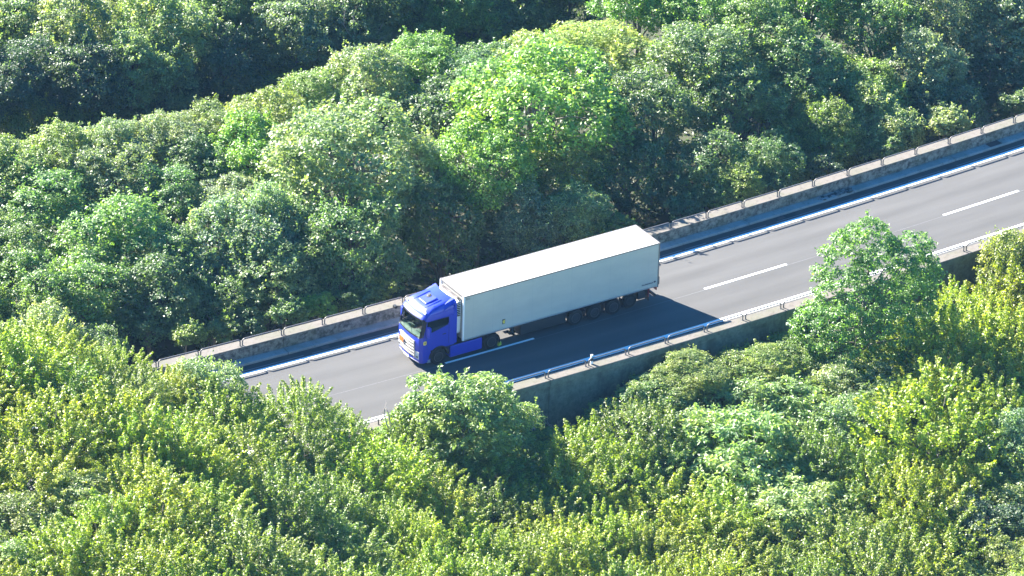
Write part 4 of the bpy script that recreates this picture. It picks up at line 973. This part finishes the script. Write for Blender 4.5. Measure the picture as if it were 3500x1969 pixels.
12.0,-10.7,-2.6,2.92,2.69,ash,tree,silvery feathery tree; second of its colour from left; second row below the near wall
-39.0,-28.5,10.9,2.35,1.81,hornbeam,tree,yellow-green tree cut by the picture edge; strip along the bottom edge
22.5,-15.7,-2.2,2.70,2.70,hornbeam,tree,yellow-green tree; seventh of its colour from left; second row below the near wall
3.9,-22.8,-3.4,2.38,1.71,hornbeam,tree,yellow-green tree; fifth of its colour from right; strip along the bottom edge
20.8,-26.7,-3.2,2.61,2.06,olive,tree,olive-yellow tree; rightmost of its colour; strip along the bottom edge
5.5,-24.5,-3.6,2.19,1.45,moss,tree,moss green tree; third of its colour from right; strip along the bottom edge
-38.7,-16.7,11.8,2.51,1.74,hornbeam,tree,yellow-green tree; leftmost of its colour; belt below the near wall
-3.0,-11.5,-1.7,2.32,1.63,moss,tree,moss green tree; fourth of its colour from left; belt below the near wall
-8.7,-24.6,-1.5,2.20,1.85,hornbeam,tree,yellow-green tree cut by the picture edge; strip along the bottom edge
33.2,-10.4,-1.5,3.30,3.24,hornbeam,tree,yellow-green tree; rightmost of its colour; second row below the near wall
0.8,-11.6,-2.5,2.80,2.69,hornbeam,tree,yellow-green tree; fourth of its colour from right; belt below the near wall
20.4,-23.6,-3.0,2.22,1.64,olive,tree,olive-yellow tree; rightmost of its colour; belt below the near wall
-11.5,-16.2,0.1,2.45,2.11,hornbeam,tree,yellow-green tree; eleventh of its colour from left; strip along the bottom edge
-33.9,-9.2,12.0,2.95,2.52,hornbeam,tree,yellow-green tree; second of its colour from left; second row below the near wall
-45.5,-26.9,11.3,2.76,2.47,olive,tree,olive-yellow tree cut by the picture edge; strip along the bottom edge
-18.4,-26.2,2.3,2.37,2.22,hornbeam,tree,yellow-green tree cut by the picture edge; strip along the bottom edge
-35.8,-31.1,10.5,2.62,2.12,hornbeam,tree,yellow-green tree cut by the picture edge; strip along the bottom edge
-27.3,-10.4,9.5,2.06,1.75,moss,tree,moss green tree; rightmost of its colour; second row below the near wall
-15.4,-19.7,1.6,2.19,2.04,hornbeam,tree,yellow-green tree; ninth of its colour from left; strip along the bottom edge
-0.8,-20.5,-2.8,2.31,1.96,hornbeam,tree,yellow-green tree; ninth of its colour from right; strip along the bottom edge
18.8,-34.2,-3.9,2.95,2.77,olive,tree,olive-yellow tree cut by the picture edge; strip along the bottom edge
5.1,-10.9,-2.6,2.89,2.56,moss,tree,moss green tree; fifth of its colour from left; belt below the near wall
-21.7,-9.8,6.1,2.76,2.21,hornbeam,tree,yellow-green tree; sixth of its colour from left; second row below the near wall
-30.0,-27.3,9.1,2.84,2.44,moss,tree,moss green tree; leftmost of its colour; strip along the bottom edge
-29.9,-17.1,10.0,2.82,2.54,hornbeam,tree,yellow-green tree; fourth of its colour from left; belt below the near wall
-22.3,-24.1,5.0,2.85,2.16,moss,tree,moss green tree; fifth of its colour from left; strip along the bottom edge
36.0,-11.7,-1.5,2.98,2.88,hornbeam,tree,yellow-green tree cut by the picture edge; second row below the near wall
-8.6,-9.1,-0.4,2.79,2.49,moss,tree,moss green tree; second of its colour from left; belt below the near wall
-42.1,-22.9,11.4,1.96,1.86,olive,tree,olive-yellow tree cut by the picture edge; strip along the bottom edge
-22.3,-28.1,4.6,2.46,2.42,hornbeam,tree,yellow-green tree cut by the picture edge; strip along the bottom edge
10.5,-31.3,-4.1,2.44,1.62,hornbeam,tree,yellow-green tree cut by the picture edge; strip along the bottom edge"""
rng = random.Random(12)
for ti, line in enumerate(TREES.strip().split('\n')):
    x, y, z, r, rz, kind, noun, label = line.split(','); x, y, z, r, rz = map(float, (x, y, z, r, rz))
    style, colr = KIND[kind]
    small = r < 1.75 and style == 'round'
    cm, lm, rb = rng.choice(PROT['shrub' if small else style])
    zg = ground(x, y)
    t_ = thing(noun, (x, y, zg), label.replace(';', ','), noun, 'shrubs along the far parapet' if noun == 'shrub' else 'trees of the forest slopes')
    rot = rng.uniform(0, 6.283); j = rng.uniform(.85, 1.15); g = rng.uniform(.9, 1.1)
    for nm, me in (('trunk', lm), ('crown', cm)):
        o = bpy.data.objects.new(nm, me); COL.objects.link(o); o.parent = t_
        o.location = (0, 0, z - zg); o.rotation_euler = (0, 0, rot)
        o.scale = (r/rb*1.06, r/rb*1.06, rz/rb*1.06)
        o.color = (colr[0]*j*g, colr[1]*j, colr[2]*j, 1)

# the tall tree that leans in front of the road: one crown of several uneven lobes
RW = Vector((.8469, -.5318, 0)); FW = Vector((.5318, .8469, 0))
def lob(px, py, r, dep=0.0):
    q = RW*(px/44.0) + Vector((0, 0, -py/44.0/.878)) + FW*dep; return (q.x, q.y, q.z, r)
LB = [lob(-10, -112, 1.5), lob(-45, -60, 1.7, .6), lob(30, -70, 1.5, -.5), lob(112, -100, 1.0, .3), lob(95, -45, 1.5, -.3), lob(135, -40, 1.0), lob(-60, 20, 2.0, -.8), lob(40, 20, 2.2, .4),
      lob(115, 35, 1.5, .3), lob(-110, -15, .8), lob(-125, 95, 1.5, -.5), lob(-60, 110, 2.1, -.9), lob(45, 110, 2.3, -.4), lob(110, 120, 1.7, .2), lob(-30, 185, 2.0, -.6), lob(70, 190, 1.8), lob(-160, 160, 1.2, -.4)]
cm, lm, rb = crown(303, 'leafy', LB)
bx_, by_, bz_ = (22.04,-8.97,3.10); zg = ground(bx_, by_)
t_ = thing('tree', (bx_, by_, zg), 'tall large-leaved tree standing alone in front of the road, hiding the near coping', 'tree', 'trees of the forest slopes')
for nm, me in (('trunk', lm), ('crown', cm)):
    o = bpy.data.objects.new(nm, me); COL.objects.link(o); o.parent = t_; o.location = (0, 0, bz_ - zg); o.color = (.15, .26, .07, 1)

# undergrowth: leaves close to the forest floor, too many to count
rg = np.random.default_rng(4); Nn_ = 70000
sN = rg.uniform(-42, 72, Nn_); far_ = rg.random(Nn_) < .7
nN = np.where(far_, 6.6 + 40*rg.random(Nn_)**1.4, -5.9 - 20*rg.random(Nn_)**1.3)
pos = np.array([P(a, b) for a, b in zip(sN, nN)]); hgt = rg.random(Nn_)**1.7*(.5 + 1.1*(np.sin(pos[:, 0]*.9)*np.sin(pos[:, 1]*1.1) > .1))
pos[:, 2] = [ground(a, b) for a, b in pos[:, :2]] + hgt
v, f_ = leaf_cloud(pos, rg.normal(0, .5, (Nn_, 3)) + [0, 0, .8], rg.normal(0, 1, (Nn_, 3)), rg.uniform(.2, .42, Nn_), rg.uniform(.14, .26, Nn_), .1)
me = np_mesh('undergrowth', v, f_); me.materials.append(M['leaf'])
o = link('undergrowth', me, None); o.color = (.05, .085, .022, 1); structure(o, 'stuff')
o['label'] = 'low leafy undergrowth on the forest floor'; o['category'] = 'undergrowth'

# bare dead branches
def dead(name, base, h, spread, n, label, seed, lean=(0, 0)):
    rg = random.Random(seed); mb = MB(); b = Vector(base)
    def grow(p, d, L_, r, dep):
        q = p + d*L_; mid = p.lerp(q, .5) + Vector((rg.uniform(-1, 1), rg.uniform(-1, 1), 0))*L_*.06
        mb.tube([p, mid, q], [r, r*.8, r*.5], 5)
        if dep: 
            for _ in range(rg.choice((2, 2, 3))):
                dd = (d + Vector((rg.uniform(-1, 1), rg.uniform(-1, 1), rg.uniform(-.4, .7)))*spread).normalized()
                grow(p.lerp(q, rg.uniform(.5, 1)), dd, L_*rg.uniform(.5, .75), r*.55, dep - 1)
    for i in range(n):
        d = Vector((lean[0] + rg.uniform(-.5, .5), lean[1] + rg.uniform(-.5, .5), 1)).normalized()
        grow(b + Vector((rg.uniform(-.6, .6), rg.uniform(-.3, .3), 0)), d, h*rg.uniform(.7, 1), .05, 3)
    return tag(obj(name, mb, M['deadwood'], origin=tuple(base)), label, 'dead branch', 'bare dead branches')
dead('dead_branch', (0.63,-6.88,-2.18), 1.3, .8, 2, 'bare pale dead twigs against the near retaining wall, left clump', 1)
dead('dead_branch', (2.65,-6.89,-2.63), 1.3, .8, 2, 'bare pale dead twigs against the near retaining wall, right clump', 8)
dead('dead_branch', (-9.56,-8.00,2.10), 1.0, .5, 2, 'thin bare twigs standing against the sunlit road left of the shadow', 3)
dead('dead_branch', (11.25,25.53,0.60), 2.2, .9, 4, 'large bare dead limbs in the dark gap left of the lime tree', 4, (.8, -.6))
dead('dead_branch', (18.58,43.16,-5.59), 3.2, .7, 2, 'pale bare trunk and limbs in the shaded stand behind the hollow', 5)

# ---------------------------------------------------------------- the air: thin blue haze round the whole place
hz = MB().box(-470, 470, -470, 480, -90, 160)
hm_ = bpy.data.materials.new('haze'); hm_.use_nodes = True; hn = hm_.node_tree.nodes; hn.remove(hn['Principled BSDF'])
pv = hn.new('ShaderNodeVolumePrincipled'); pv.inputs['Color'].default_value = (.30, .58, 1.0, 1); pv.inputs['Density'].default_value = .00005
pv.inputs['Anisotropy'].default_value = .1
hm_.node_tree.links.new(pv.outputs[0], hn['Material Output'].inputs['Volume'])
hz = structure(obj('haze', hz, hm_), 'stuff'); hz['label'] = 'thin bluish summer haze over the valley'; hz['category'] = 'haze'
